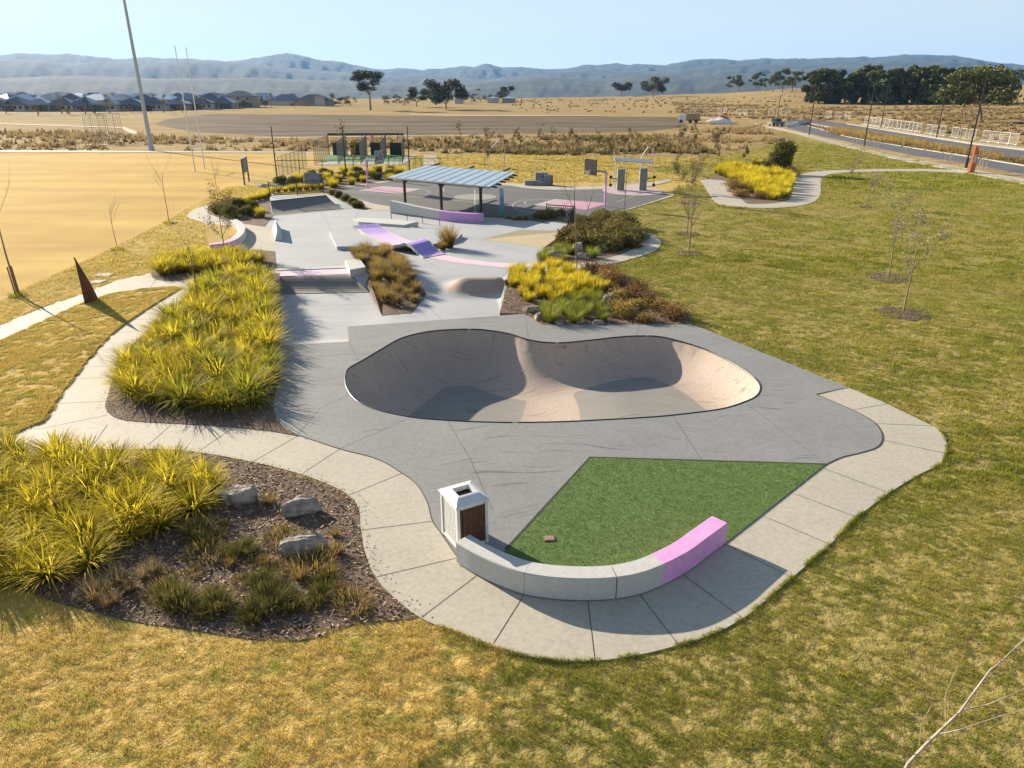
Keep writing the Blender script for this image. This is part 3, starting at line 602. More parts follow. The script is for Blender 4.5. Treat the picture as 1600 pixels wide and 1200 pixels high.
# footpath beside the road and the two carriageways
def L(a,n=8): return [far(*p)[:2] for p in a]
def band(name,top,bot,mat,lift,sp=5,skirt=.1): return farsheet(name,top+bot[::-1],mat,lift,sp,skirt)
band('footpath',[(1178,192.5),(1250,207),(1320,225.5),(1404,245),(1509,263.6),(1600,280),(1720,303)],[(1178,194),(1250,210),(1320,229.5),(1404,250),(1509,269),(1600,288),(1720,312)],M['path'],.06)
band('road',[(1212,192.5),(1262,196.8),(1320,213.7),(1425,232),(1512,245.5),(1600,260),(1720,282)],[(1212,194),(1240,203),(1320,220.7),(1420,242),(1512,256),(1600,273),(1720,297)],M['road'],.05)
band('road',[(1212,190),(1270,186.5),(1323,194),(1425,211),(1512,225),(1600,235.6),(1720,252)],[(1212,192.4),(1262,192.5),(1320,203),(1407,219),(1512,238),(1600,252),(1720,272)],M['road'],.055)
kb=MB()
for px in ([(1262,196.6),(1320,213.5),(1425,231.8),(1512,245.3),(1600,259.8),(1720,281.8)],[(1262,192.7),(1320,203.2),(1407,219.2),(1512,238.2),(1600,252.2),(1720,272.2)],[(1323,193.7),(1425,210.7),(1512,224.7),(1600,235.3),(1720,251.7)]):
    pts=densify(L(px),2.5,False);kb.sweep([(x,y,float(terr(x,y))) for x,y in pts],[(-.08,0),(.08,0),(.08,.17),(-.08,.17)])
tag(kb.build('kerb',M['path']),kind='structure')
band('verge',[(1262,197),(1320,203.6),(1407,219.6),(1512,238.6),(1600,252.6),(1720,272.6)],[(1264,196.8),(1320,213.3),(1425,231.5),(1512,245),(1600,259.5),(1720,281.5)],M['mulch'],.13)
band('footpath',[(1345,193.8),(1425,207.5),(1512,221.3),(1600,231),(1720,246)],[(1345,194.6),(1425,208.7),(1512,223),(1600,233),(1720,249)],M['path'],.06)
# ---- hills
def ridge(name,prof,D,depth,base_z,seed,amp,mat):
    xs=np.array([p[0] for p in prof],float);ys=np.array([p[1] for p in prof],float)
    az=np.linspace(-47,47,520);rg=np.random.default_rng(seed)
    px=800+CF*np.tan(np.radians(az))/math.cos(0)*1.0
    # azimuth -> image x near the horizon row
    pxh=800+CF*np.tan(np.radians(az))*(math.cos(CP)+(600-100)/CF*math.sin(CP))
    yc=np.interp(pxh,xs,ys)
    elev=np.array([ (lambda d:d[2]/math.hypot(d[0],d[1]))(ray(a,b)) for a,b in zip(pxh,yc)])
    ts=np.concatenate([np.linspace(0,1,46),np.linspace(1.04,1.5,8)])
    ph=rg.uniform(0,6.28,(7,2));fr=np.array([.9,1.7,3.1,5.3,9.1,15,27]);V=[]
    def nz(a,t):
        s=0
        for i in range(7): s=s+np.sin(a*fr[i]*.55+ph[i,0]+1.3*np.sin(t*3+ph[i,1]))*np.cos(t*fr[i]*1.1+ph[i,1])/(1+i*.75)
        return s
    for t in ts:
        Rr=D-depth*(1-t);z_top=CH+elev*D
        if t<=1: f=ss(t)**.9;z=base_z+(z_top-base_z)*f+nz(az,t)*amp*np.sin(np.pi*min(t,1))
        else: z=z_top-(t-1)*1.2*(z_top-base_z)
        wob=1
        V.append(np.column_stack([Rr*np.sin(np.radians(az)),Rr*np.cos(np.radians(az)),z]))
    V=np.concatenate(V);n=len(az);F=[(j*n+i,j*n+i+1,(j+1)*n+i+1,(j+1)*n+i) for j in range(len(ts)-1) for i in range(n-1)]
    o=fast(name,V,F,mat,smooth=True);tag(o,kind='structure');return o
sky_line=[(-300,90),(0,87),(25,84),(55,86),(90,86),(112,85),(150,90),(172,93.5),(200,92),(225,90),(262,91.5),(300,91.5),(330,94.5),(352,96),(374,95.4),(392,93),(405,90),(426,89),(440,85.5),(452,84),(466,85),(484,91),(502,95),(523,96),(552,100.7),(578,106.7),(597,108.6),(628,106.5),(645,108),(662,110),(694,108),(710,105.5),(722,104),(740,105),(762,100.7),(782,105),(818,105),(857,108.6),(884,107),(918,101.5),(936,102.5),(962,99.4),(986,103.3),(1010,101.5),(1041,102),(1067,96.7),(1094,92.8),(1120,91.5),(1153,95),(1194,91),(1250,93.7),(1303,91),(1365,89.7),(1412,85.6),(1490,87),(1537,96),(1600,102.8),(1900,112)]
rg=np.random.default_rng(3)
sl_f=[];xx=np.arange(-300,1901,6)
yy=np.interp(xx,[p[0] for p in sky_line],[p[1] for p in sky_line])+rg.normal(0,.28,len(xx))
ridge('hills',list(zip(xx,yy)),7000,2600,-40,11,26,M['hill'])
mid=[(-300,97),(0,92.5),(65,94),(110,100),(150,96),(200,97),(250,100),(300,96),(345,97),(380,99),(430,105),(480,108),(540,113),(600,121),(640,117),(700,119),(760,124),(820,117),(880,114),(930,109),(980,112),(1050,110),(1100,104),(1160,101),(1230,102),(1300,99),(1400,95),(1480,97),(1550,106),(1600,110),(1900,120)]
ym=np.interp(xx,[p[0] for p in mid],[p[1] for p in mid])+rg.normal(0,.3,len(xx));ridge('hills',list(zip(xx,ym)),5200,1800,-50,5,13,M['hill'])
low=[(-300,125),(0,122),(120,118),(260,124),(400,121),(520,127),(640,131),(760,127),(850,121),(930,124),(1010,117),(1090,121),(1180,114),(1290,119),(1400,112),(1500,118),(1600,121),(1900,126)]
yl=np.interp(xx,[p[0] for p in low],[p[1] for p in low])+rg.normal(0,.3,len(xx));ridge('hills',list(zip(xx,yl)),3600,1300,-50,9,6,M['hill'])
fp=MB();fp.add([(-9000,1300,-32),(9000,1300,-32),(9000,9000,-42),(-9000,9000,-42)],[(0,1,2,3)]);tag(fp.build('valley_floor',M['hill']),kind='structure')
# ================================================================ FOREGROUND OBJECTS
# ---- curved seat wall by the turf
o_px=[(713.6,882),(741,899),(775,916),(815.5,931),(863,939),(917,941.4),(962,938.7),(1001,931),(1038,916),(1075,895.5),(1102,875),(1133,851.5)]
arc=cm([Vector((*at(*p),.03)) for p in o_px],closed=False,n=8)
def seg_between(path,x0,x1): return [p for p in path if x0<=p[0]<=x1]
xa=at(962,939)[0];xb=at(1035,917)[0];xm=at(819,930)[0]
def inset(path,d):   # widths run to the inner side (towards the arc's centre)
    out=[]
    for i,p in enumerate(path):
        a=Vector(path[max(i-1,0)]);b=Vector(path[min(i+1,len(path)-1)]);t=(b-a).normalized();out.append((p[0]-t.y*d,p[1]+t.x*d,p[2]))
    return out
WALL_W,WALL_H=.42,.52
def seatpiece(parent,path,mat,name='wall_segment',w=WALL_W,h=WALL_H,c=.02):
    mb=MB();pr=[(0,0),(0,h-c),(-c,h),(-w+c,h),(-w,h-c),(-w,0)]
    mb.sweep([(p[0],p[1],p[2]+.03) for p in path],pr);return mb.build(name,mat,parent)
bw=thing('curved_seat_wall',(0,0,0),'long curved pale concrete seat wall with a pink end along the green turf','seat wall')
i_a=[p for p in arc if p[0]<=xa-.02];i_b=[p for p in arc if xa+.025<=p[0]<=xb];i_c=[p for p in arc if p[0]>=xb-.0]
i_c=[i_b[-1]]+[p for p in i_c if p[0]>i_b[-1][0]]
def cutp(path,xx):
    for a,b in zip(path[:-1],path[1:]):
        if a[0]<=xx<b[0]: f=(xx-a[0])/(b[0]-a[0]);return tuple(a[i]+(b[i]-a[i])*f for i in range(3))
i_a=[p for p in arc if p[0]<xa-.012]+[cutp(arc,xa-.012)];i_b=[cutp(arc,xa+.012)]+[p for p in arc if xa+.012<p[0]<xb]+[cutp(arc,xb)];i_c=[cutp(arc,xb)]+[p for p in arc if p[0]>xb]
i_m=[p for p in i_a if p[0]<xm-.003]+[cutp(arc,xm-.003)];i_n=[cutp(arc,xm+.003)]+[p for p in i_a if p[0]>xm+.003]
seatpiece(bw,i_m,M['wall']);seatpiece(bw,i_n,M['wall']);seatpiece(bw,i_b,M['wall']);tag(seatpiece(bw,i_c,M['pink'],'painted_segment'),'pink painted end of the wall')
# ---- litter bin
b0=Vector(at(712.6,797.6,1.19));b1=Vector(at(765.5,781.8,1.19));b2=Vector(at(739.6,754.4,1.19));b3=Vector(at(689,766,1.19))
ux=(b1-b0).normalized();uy=Vector((-ux.y,ux.x));wx=(b1-b0).length;wy=(b3-b0).dot(uy)
ang=math.atan2(ux.y,ux.x);bc=b0+ux*wx/2+uy*wy/2
bn=thing('litter_bin',(bc.x,bc.y,.035),'white metal litter bin enclosure with dark timber slat front beside the curved seat wall','litter bin',rz=ang)
hx,hy=wx/2-.03,wy/2-.03
mb=MB()
for sx in(-1,1):
    for sy in(-1,1): mb.box((sx*(hx-.035),sy*(hy-.035),.6),(.07,.07,1.08))
mb.box((0,0,.08),(2*hx-.1,2*hy-.1,.05));
for sy in(-1,1): mb.box((0,sy*(hy-.03),1.12),(2*hx-.18,.05,.06));mb.box((0,sy*(hy-.03),.1),(2*hx-.18,.05,.06))
for sx in(-1,1): mb.box((sx*(hx-.03),0,1.12),(.05,2*hy-.18,.06));mb.box((sx*(hx-.03),0,.1),(.05,2*hy-.18,.06))
mb.build('frame',M['offwhite'],bn)
for sy in(-1,1):
    mb=MB();n=11;W_=2*hx-.145
    for i in range(n): mb.box((-W_/2+W_*(i+.5)/n+(.02 if i else 0),sy*(hy-.028),.61),(W_/n-.012,.03,.94))
    mb.build('slat_panel',M['timber'],bn)
    mb=MB();mb.box((0,sy*(hy-.055),.61),(W_,.01,.94));mb.build('backing_panel',M['black'],bn)
for sx in(-1,1):
    mb=MB();mb.box((sx*(hx-.03),0,.61),(.012,2*hy-.18,.96));pnl=mb.build('perforated_panel',M['offwhite'],bn)
    mb=MB()
    for i in range(8):
        for j in range(15): mb.box((sx*(hx-.0235),-hy+.17+(2*hy-.34)*i/7,.2+j*.057),(.003,.022,.03))
    mb.build('perforation',M['black'],pnl)
# hood: frustum with a square opening
z0,z1=1.16,1.29;o1=(hx+.03,hy+.03);t1=(.27,.245);t2=(.2,.18)
mb=MB();vs=[]
for (a,b,z) in [(o1[0],o1[1],z0),(o1[0],o1[1],z0+.035),(t1[0],t1[1],z1),(t2[0],t2[1],z1+.012),(t2[0]*.95,t2[1]*.95,z1-.1)]:
    vs+=[(-a,-b,z),(a,-b,z),(a,b,z),(-a,b,z)]
fs=[(4*k+i,4*k+(i+1)%4,4*k+4+(i+1)%4,4*k+4+i) for k in range(4) for i in range(4)]
mb.add(vs,fs);mb.build('hood',M['offwhite'],bn)
mb=MB();mb.box((0,0,z1-.14),(.42,.38,.03));mb.build('inner_bin_mouth',M['black'],bn)
mb=MB();
for sx in(-1,1):
    for sy in(-1,1): mb.tube([(sx*(hx-.05),sy*(hy-.05),0),(sx*(hx-.05),sy*(hy-.05),.08)],[.05,.03],8)
mb.build('foot',M['galv'],bn)
# ---- valve box lid in the turf
vb=thing('valve_box',(*at(858,845),.052),'small square brown pit lid set in the green turf','pit lid',rz=.12)
mb=MB();mb.box((0,0,.012),(.26,.2,.024));mb.build('frame',M['stake'],vb)
mb=MB();mb.box((0,0,.028),(.21,.15,.01));mb.build('lid',P('pit_lid',(.33,.24,.17),(.2,.15,.11),20,.8),vb)
# ---- rocks
def rock(px,py,w_,d_,h_,rz,lab,seed,z=.03,grp=None,flat=.0):
    rg=np.random.default_rng(seed);bm_=__import__('bmesh').new();import bmesh
    bmesh.ops.create_icosphere(bm_,subdivisions=4,radius=1)
    planes=[(Vector(rg.normal(0,1,3)).normalized(),rg.uniform(.62,.9)) for _ in range(13)]
    planes.append((Vector((0,0,1)),.75-flat))
    for v in bm_.verts:
        p=v.co.copy()
        for nrm,dd_ in planes:
            k=p.dot(nrm)
            if k>dd_: p-=nrm*(k-dd_)
        q=p*(1+.035*math.sin(p.x*9+seed)+.03*math.sin(p.y*13+p.z*11)+.012*math.sin(p.x*31+p.z*37))
        v.co=Vector((q.x*w_/2,q.y*d_/2,q.z*h_*.8))
    me=bpy.data.meshes.new('boulder');bm_.to_mesh(me);bm_.free();me.materials.append(M['rock'])
    o=bpy.data.objects.new('boulder',me);col.objects.link(o);o.location=(*at(px,py),z+h_*.22);o.rotation_euler=(rg.uniform(-.12,.12),rg.uniform(-.12,.12),rz);return tag(o,lab,'boulder',grp)
rock(370,782,1.15,.7,.48,.1,'flat topped grey boulder against the yellow strappy plants in the front bed',1,flat=.12)
rock(473,800,1.05,.65,.42,.25,'rounded grey and tan boulder nearest the footpath in the front bed',2)
rock(477,860,1.1,.5,.42,.35,'slanting blocky grey boulder with pointed end, nearest the camera in the front bed',3,flat=.05)
for i,(x,y,w_,h_,lb) in enumerate([(829,488,1.2,.5,'long low grey stone at the mulch corner by the small concrete hump'),(950,474,1.4,.75,'rounded grey stone between golden grass and russet shrubs'),(842,499,.9,.5,'small pale stone in the mulch behind the bowl deck'),(872,506,.9,.35,'flat stone at the front edge of the yellow grass bed'),(872,481,.7,.4,'pale stone half hidden under the golden grass'),(934,507,.8,.35,'low grey stone nearest the russet shrubs on the deck edge'),(905,505,.9,.35,'stone amid the lime grass at the front of the bed')]): rock(x,y,w_*.8,w_*.45,h_*.75,i*.7,lb,20+i,-.02)
for i,(x,y,w_,h_,lb) in enumerate([(866,405,1.6,.6,'pale grey stone at the tip of the dark shrub bed beside the ramp'),(903,396,1.4,.7,'grey stone below the dark shrubs, second from the ramp'),(940,391,1.2,.6,'grey stone half under the dark shrubs on the path side'),(912,406,1.0,.45,'low stone on the inside edge of the loop path')]): rock(x,y,w_,w_*.5,h_,i*.9+.3,lb,40+i,.05)
# ---- plant meshes
def blades(n,L,spread,wid,droop,base_r,mats,name,seg=3,Lj=.3,up=.0,minp=.05,twist=True,link=False,seed=None):
    rg=np.random.default_rng(seed if seed is not None else RNG.integers(1e9))
    az=rg.uniform(0,2*np.pi,n);r0=base_r*np.sqrt(rg.uniform(0,1,n));bx=r0*np.cos(az);by=r0*np.sin(az)
    az2=az+rg.normal(0,.5,n);tilt=np.clip(np.abs(rg.normal(spread*.6,spread*.4,n)),minp,1.25);Ln=L*(1+rg.uniform(-Lj,Lj,n));dr=droop*rg.uniform(.5,1.5,n)
    V=np.zeros((n,2*seg+1,3));T=np.zeros((n,2*seg+1))
    px=np.cos(az2);py=np.sin(az2);qx=-py;qy=px
    cx,cy,cz=bx.copy(),by.copy(),np.zeros(n);an=tilt.copy()
    for s in range(seg+1):
        f=s/seg;wd_=wid*(1-f*.55)*.5
        if s<seg:
            V[:,2*s]=np.stack([cx+qx*wd_,cy+qy*wd_,cz],1);V[:,2*s+1]=np.stack([cx-qx*wd_,cy-qy*wd_,cz],1);T[:,2*s]=T[:,2*s+1]=f
        else: V[:,2*s]=np.stack([cx,cy,cz],1);T[:,2*s]=1
        h=np.sin(an);cx=cx+px*h*Ln/seg;cy=cy+py*h*Ln/seg;cz=cz+np.cos(an)*Ln/seg;an=an+dr/seg
    V[:,:,2]=np.maximum(V[:,:,2],.01)
    K=2*seg+1;base=np.arange(n)[:,None]*K;F=[]
    for s in range(seg-1):
        F.append(np.concatenate([base+2*s,base+2*s+1,base+2*s+3],1));F.append(np.concatenate([base+2*s,base+2*s+3,base+2*s+2],1))
    F.append(np.concatenate([base+2*seg-2,base+2*seg-1,base+2*seg],1))
    rnd=np.repeat(rg.uniform(0,1,n),K)
    return V.reshape(-1,3),np.concatenate(F),T.ravel(),rnd
def bladeobj(name,mat,**k):
    V,F,T,Rn=blades(mats=None,name=name,**k);return fast(name,V,F,mat,attr=dict(tip=T,rnd=Rn))
def leaves(n,c,rad,size,name,mat,seed=1,tipz=True,flat=1.0,shell=.5,asp=2.2,parent=None,link=True):
    """n small leaves in blobs: c list of centres, rad list of radii"""
    rg=np.random.default_rng(seed);c=np.array(c,float);rad=np.array(rad,float);wts=rad**2/np.sum(rad**2)
    idx=rg.choice(len(c),n,p=wts);d=rg.normal(0,1,(n,3));d/=np.linalg.norm(d,axis=1)[:,None];rr=rad[idx]*(shell+(1-shell)*rg.uniform(0,1,n)**.5)*(1+rg.normal(0,.12,n))
    p=c[idx]+d*rr[:,None]*np.array([1,1,flat]);
    a=rg.normal(0,1,(n,3));a/=np.linalg.norm(a,axis=1)[:,None];b=np.cross(a,rg.normal(0,1,(n,3)));b/=np.linalg.norm(b,axis=1)[:,None]
    s=size*rg.uniform(.6,1.4,n)[:,None]
    V=np.stack([p-a*s*asp*.5,p+b*s*.5,p+a*s*asp*.5,p-b*s*.5],1).reshape(-1,3);V[:,2]=np.maximum(V[:,2],.02)
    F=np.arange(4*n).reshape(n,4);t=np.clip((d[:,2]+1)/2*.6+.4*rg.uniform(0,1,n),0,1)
    return fast(name,V,F,mat,parent,attr=dict(tip=np.repeat(t,4),rnd=np.repeat(rg.uniform(0,1,n),4)),link=link)
# lomandra clumps
def put(protos,spots,lab,cat,grp,z=.05,smin=.7,smax=1.2,zf=None):
    for i,(x,y) in enumerate(spots):
        p=protos[i%len(protos)];c=p.copy();col.objects.link(c);c.location=(x,y,(zf(x,y) if zf else z));c.rotation_euler.z=random.uniform(0,6.28);s=random.uniform(smin,smax);c.scale=(s,s,s*random.uniform(.88,1.12))
        tag(c,lab(x,y) if callable(lab) else lab,cat,grp)
def drop(protos):
    for p in protos: bpy.data.objects.remove(p)
lomA=[bladeobj('strappy_plant',M['lom'],n=270,L=.92,spread=.75,wid=.034,droop=1.1,base_r=.17,seed=s,seg=4) for s in(1,2,3)]
lomB=[bladeobj('strappy_plant',M['lomg'],n=290,L=.95,spread=.8,wid=.034,droop=1.15,base_r=.19,seed=s,seg=4) for s in(4,5)]
A_in=smo([(400,640),(300,640),(230,632),(192,600),(196,580),(225,540),(262,505),(290,478),(325,452),(360,440),(412,433),(420,480),(420,560),(415,620)])
spA=scatter(A_in,.66,6000)
near=[p for p in spA if p[1]<25];farr=[p for p in spA if p[1]>=25]
ysp=[p for i,p in enumerate(near) if p[0]<-11.4 or i%3==0];gsp=[p for p in near if p not in ysp]
put(lomA,ysp,'yellow tipped strappy clump at the near end of the long bed left of the bowl','strappy plant','yellow strappy clumps at the near end of the long bed')
put(lomB,gsp,'green strappy grass clump among yellow ones near the bowl deck','strappy plant','green strappy clumps in the long bed')
put(lomA[:2]+lomB[:1],farr,lambda x,y:'strappy clump in the far half of the long bed, '+('beside the skate lane' if x>at(405,480)[0]-.3 else 'next to the crossing path' if y>at(0,455)[1] else 'on the footpath side' if x<np.interp(y,[25,38],[-13.4,-16.2]) else 'in the middle'),'strappy plant','strappy clumps in the far half of the long bed')
A2=smo([(262,432),(300,428),(360,422),(400,416),(404,408),(360,404),(300,406),(262,418),(252,428)])
put(lomA,scatter(A2,.62,3000),'yellow strappy grass clump in the short bed beyond the crossing path','strappy plant','strappy clumps in the short bed beyond the crossing path',smin=.85,smax=1.1)
Bf=[(x,y) for x,y in scatter(smo([(-40,720),(60,715),(150,722),(240,728),(330,745),(350,765),(310,800),(260,830),(190,850),(120,905),(50,918),(-40,905)]),.56,5000)]
put(lomA,Bf,lambda x,y:'golden strappy clump in the front left bed, '+('at the edge by the footpath' if y>at(0,752)[1] else 'in the front row above the lawn' if y<at(0,860)[1] else 'nearest the flat topped boulder' if x>at(250,800)[0] else 'in the middle rows'),'strappy plant','golden strappy clumps in the front left bed',z=.02,smin=.58,smax=1.08)
drop(lomA+lomB)
# small plants in the front bed
low_=[bladeobj('low_tufted_plant',M['olive'],n=420,L=.3,spread=.9,wid=.014,droop=.5,base_r=.26,seed=s) for s in(11,12)]
put(low_,[at(*p) for p in [(310,835),(318,850),(385,862),(270,940),(285,948),(330,935),(340,950),(412,915),(440,930),(455,950),(500,935),(395,965),(358,868),(510,915),(322,962),(420,945),(265,930)]],lambda x,y:'low olive tufted plant in the front bed, '+('close below the strappy clumps' if x<at(300,940)[0]+.4 else 'near the footpath edge' if x>at(470,930)[0] else 'in the middle patch'),'low plant','low olive plants in the front bed',z=.02,smin=.7,smax=1.15)
lo2=[bladeobj('small_grass_tuft',M['straw'],n=160,L=.36,spread=.55,wid=.009,droop=.7,base_r=.1,seed=s) for s in(13,14)]
put(lo2,[at(*p) for p in [(150,940),(165,930),(178,945),(185,915),(205,925),(225,905),(240,895),(140,925),(170,950)]],'wispy straw coloured grass tuft below the strappy plants','grass tuft','straw tufts in the front bed',z=.02)
lo3=[bladeobj('orange_grass_tuft',M['brown'],n=150,L=.24,spread=.7,wid=.01,droop=.5,base_r=.1,seed=s) for s in(15,16)]
put(lo3,[at(*p) for p in [(525,865),(524,838),(512,900),(532,925),(350,822),(420,788),(470,905),(360,885),(520,895),(415,880)]],'small orange green grass tuft near the boulders','grass tuft','orange tufts in the front bed',z=.02)
drop(low_+lo2+lo3)
lw2=[bladeobj('ochre_ground_plant',M['brown'],n=260,L=.2,spread=1.15,wid=.016,droop=.3,base_r=.34,seed=s) for s in(17,18)]
put(lw2,scatter(smo([(330,830),(380,840),(430,830),(510,880),(560,940),(540,960),(440,965),(330,960),(250,950),(230,930),(280,880)]),.62,900,avoid=[(*at(477,862),.6),(*at(470,800),.5)]),'ground hugging ochre plant spreading over the bark mulch','low plant','ochre ground plants in the front bed',z=.02,smin=.5,smax=1.3)
drop(lw2)
# bark chips (stuff)
def chips(poly,n,name,z=.03,size=.05):
    P_=np.array([(p[0],p[1]) for p in poly]);C=RNG.uniform(P_.min(0),P_.max(0),(n,2));C=C[inside(poly,C[:,0],C[:,1])];m=len(C)
    a=RNG.uniform(0,6.28,m);s=size*RNG.uniform(.4,1.3,m);wd_=s*RNG.uniform(.2,.5,m);tz=RNG.uniform(-.6,.6,m)*s
    dx=np.cos(a)*s/2;dy=np.sin(a)*s/2;qx=-np.sin(a)*wd_/2;qy=np.cos(a)*wd_/2;zc=z+np.abs(tz)/2+.004
    V=np.stack([np.stack([C[:,0]-dx-qx,C[:,1]-dy-qy,zc-tz/2],1),np.stack([C[:,0]+dx-qx,C[:,1]+dy-qy,zc+tz/2],1),np.stack([C[:,0]+dx+qx,C[:,1]+dy+qy,zc+tz/2],1),np.stack([C[:,0]-dx+qx,C[:,1]-dy+qy,zc-tz/2+.006],1)],1).reshape(-1,3)
    return tag(fast(name,V,np.arange(4*m).reshape(m,4),leafm_chip,attr=dict(tip=np.repeat(RNG.uniform(0,1,m)**2.2,4),rnd=np.repeat(RNG.uniform(0,1,m),4))),kind='stuff')
leafm_chip=leafm('bark_chip',(.11,.065,.042),(.5,.38,.28),.3,0,.9)
tag(chips(bedB,34000,'bark_chips',.02,.075),'brown bark chips over the front bed','bark chips')
tag(chips(bedA,16000,'bark_chips',.047,.06),'bark chips in the long bed','bark chips')
tag(chips(bedE,12000,'bark_chips',.047,.08),'bark chips in the bed behind the bowl','bark chips')
tag(chips(bedD,5000,'bark_chips',-.1,.08),'bark chips in the middle bed','bark chips')
# ---- lawn grass blades (stuff)
CAPR=smo([(505,298,S),(619,280.5,S),(800,287.5),(930,291.8),(1050,283,S),(1054,304.5,S),(936,339.5,S),(870,347,S),(600,329,S)]);UPP=smo([(1094,281,S),(1125,280.5),(1150,297),(1180,318.5),(1233,312),(1245,275),(1300,266.5),(1450,264.5),(1509,267,S),(1512,271,S),(1380,268.3),(1290,274.5),(1282,302),(1262,319),(1190,325.5),(1120,317.5)])
HARD=[path_poly,deck_poly,bedB,turf,court]
LAT=np.random.default_rng(77).uniform(0,1,(256,256))
def vn(x,y,s):
    x=x/s+1000;y=y/s+1000;i=np.floor(x).astype(int);j=np.floor(y).astype(int);fx=ss(x-i);fy=ss(y-j);g_=lambda a,b:LAT[a%256,b%256]
    return (g_(i,j)*(1-fx)+g_(i+1,j)*fx)*(1-fy)+(g_(i,j+1)*(1-fx)+g_(i+1,j+1)*fx)*fy
def grass(n,x0,x1,y0,y1,L,wd_,pw=1.0,cs=.22):
    y=y0+(y1-y0)*RNG.uniform(0,1,n)**pw;y=y+RNG.normal(0,1,n)*np.where(y-y0<.1*(y1-y0),.05*y0,.06*y1)*(y0>10)+RNG.normal(0,.5,n)*(y0<=10);x=RNG.uniform(-1,1,n)*(y*.8+2.6)
    ed=RNG.normal(0,.035,(2,n));k=~(inside(path_poly,x+ed[0],y+ed[1])|inside(deck_poly,x,y)|inside(bedB,x+ed[0]*4,y+ed[1]*4));
    k&=~inside(turf,x,y)&~inside(bedE,x,y)&~inside(bedA,x,y)&~inside(plaza_poly,x,y)&~inside(bedA2,x,y)&~inside(bedD,x,y)&~inside(bedF,x,y)&~inside(smo(loopo),x,y)&~inside(court,x,y)&~inside(wedge,x,y)&~inside(bedJ,x,y)&~inside(bedC,x,y)&~inside(CAPR,x,y)&~inside(UPP,x,y)
    k&=~(inside(OVAL,x,y)&(y>30));k&=(y<80)|(inside(LAWN,x,y)&~inside(bedI,x,y)&(zones(x,y)['green']>.3))
    nzv=.6*vn(x+.3*y,y*1.25,cs)+.3*vn(x,y,cs*2.3)+.16*vn(x,y,cs*14);gz=zones(x,y)['green'];k&=nzv>(.2+.14*gz+(.22-.1*gz)*RNG.uniform(0,1,n))
    x=x[k];y=y[k];m=len(x);zn=zones(x,y)
    # clumpiness
    cl_=np.clip((nzv[k]-.36)/.35,0,1.2)*(.45+.55*(1-zn['mown']))
    L_=L*RNG.uniform(.5,1.35,m)*(.45+1.0*cl_);a=RNG.uniform(0,6.28,m);ti=RNG.uniform(.1,1.1,m);b=RNG.uniform(0,6.28,m)
    w2=wd_*RNG.uniform(.6,1.3,m)/2
    p0=np.stack([x-np.cos(b)*w2,y-np.sin(b)*w2,np.zeros(m)],1);p1=np.stack([x+np.cos(b)*w2,y+np.sin(b)*w2,np.zeros(m)],1)
    p2=np.stack([x+np.cos(a)*np.sin(ti)*L_,y+np.sin(a)*np.sin(ti)*L_,np.cos(ti)*L_],1)
    V=np.stack([p0,p1,p2],1).reshape(-1,3);at_={k2:np.repeat(v,3) for k2,v in zn.items()};at_['rnd']=np.repeat(RNG.uniform(0,1,m),3)
    return V,np.arange(3*m).reshape(m,3),at_
g1=grass(700000,0,0,6.6,17,.055,.009,1.0,.15);g2=grass(800000,0,0,16.5,42,.08,.02,1.2,.24);g3=grass(420000,0,0,41,82,.11,.05,1.2,.5);g4=grass(420000,0,0,80,150,.15,.12,1.1,.8)
o1_=len(g1[0]);o2_=o1_+len(g2[0]);o3_=o2_+len(g3[0]);Vg=np.concatenate([g1[0],g2[0],g3[0],g4[0]]);Fg=np.concatenate([g1[1],g2[1]+o1_,g3[1]+o2_,g4[1]+o3_]);ag={k_:np.concatenate([g1[2][k_],g2[2][k_],g3[2][k_],g4[2][k_]]) for k_ in g1[2]}
tag(fast('lawn_grass',Vg,Fg,M['tuft'],attr=ag),'short winter lawn grass, golden left and green right','grass',kind='stuff')
Pw=np.array(wedge);Cw=RNG.uniform(Pw.min(0),Pw.max(0),(420000,2));Cw=Cw[inside(wedge,Cw[:,0],Cw[:,1])&(Cw[:,0]>-32)];Cw=Cw[(.6*vn(Cw[:,0],Cw[:,1],.22)+.4*vn(Cw[:,0],Cw[:,1],.7))>(.3+.3*RNG.uniform(0,1,len(Cw)))]
m=len(Cw);x,y=Cw[:,0],Cw[:,1];a=RNG.uniform(0,6.28,m);b=RNG.uniform(0,6.28,m);ti=RNG.uniform(.1,1.1,m);L_=.06*RNG.uniform(.5,1.4,m);w2=.009
V=np.stack([np.stack([x-np.cos(b)*w2,y-np.sin(b)*w2,np.full(m,.055)],1),np.stack([x+np.cos(b)*w2,y+np.sin(b)*w2,np.full(m,.055)],1),np.stack([x+np.cos(a)*np.sin(ti)*L_,y+np.sin(a)*np.sin(ti)*L_,.055+np.cos(ti)*L_],1)],1).reshape(-1,3)
at_={k2:np.repeat(v,3) for k2,v in zones(x,y).items()};at_['rnd']=np.repeat(RNG.uniform(0,1,m),3)
tag(fast('lawn_grass',V,np.arange(3*m).reshape(m,3),M['tuft'],attr=at_),'golden winter grass on the lawn wedge between two paths','grass',kind='stuff')
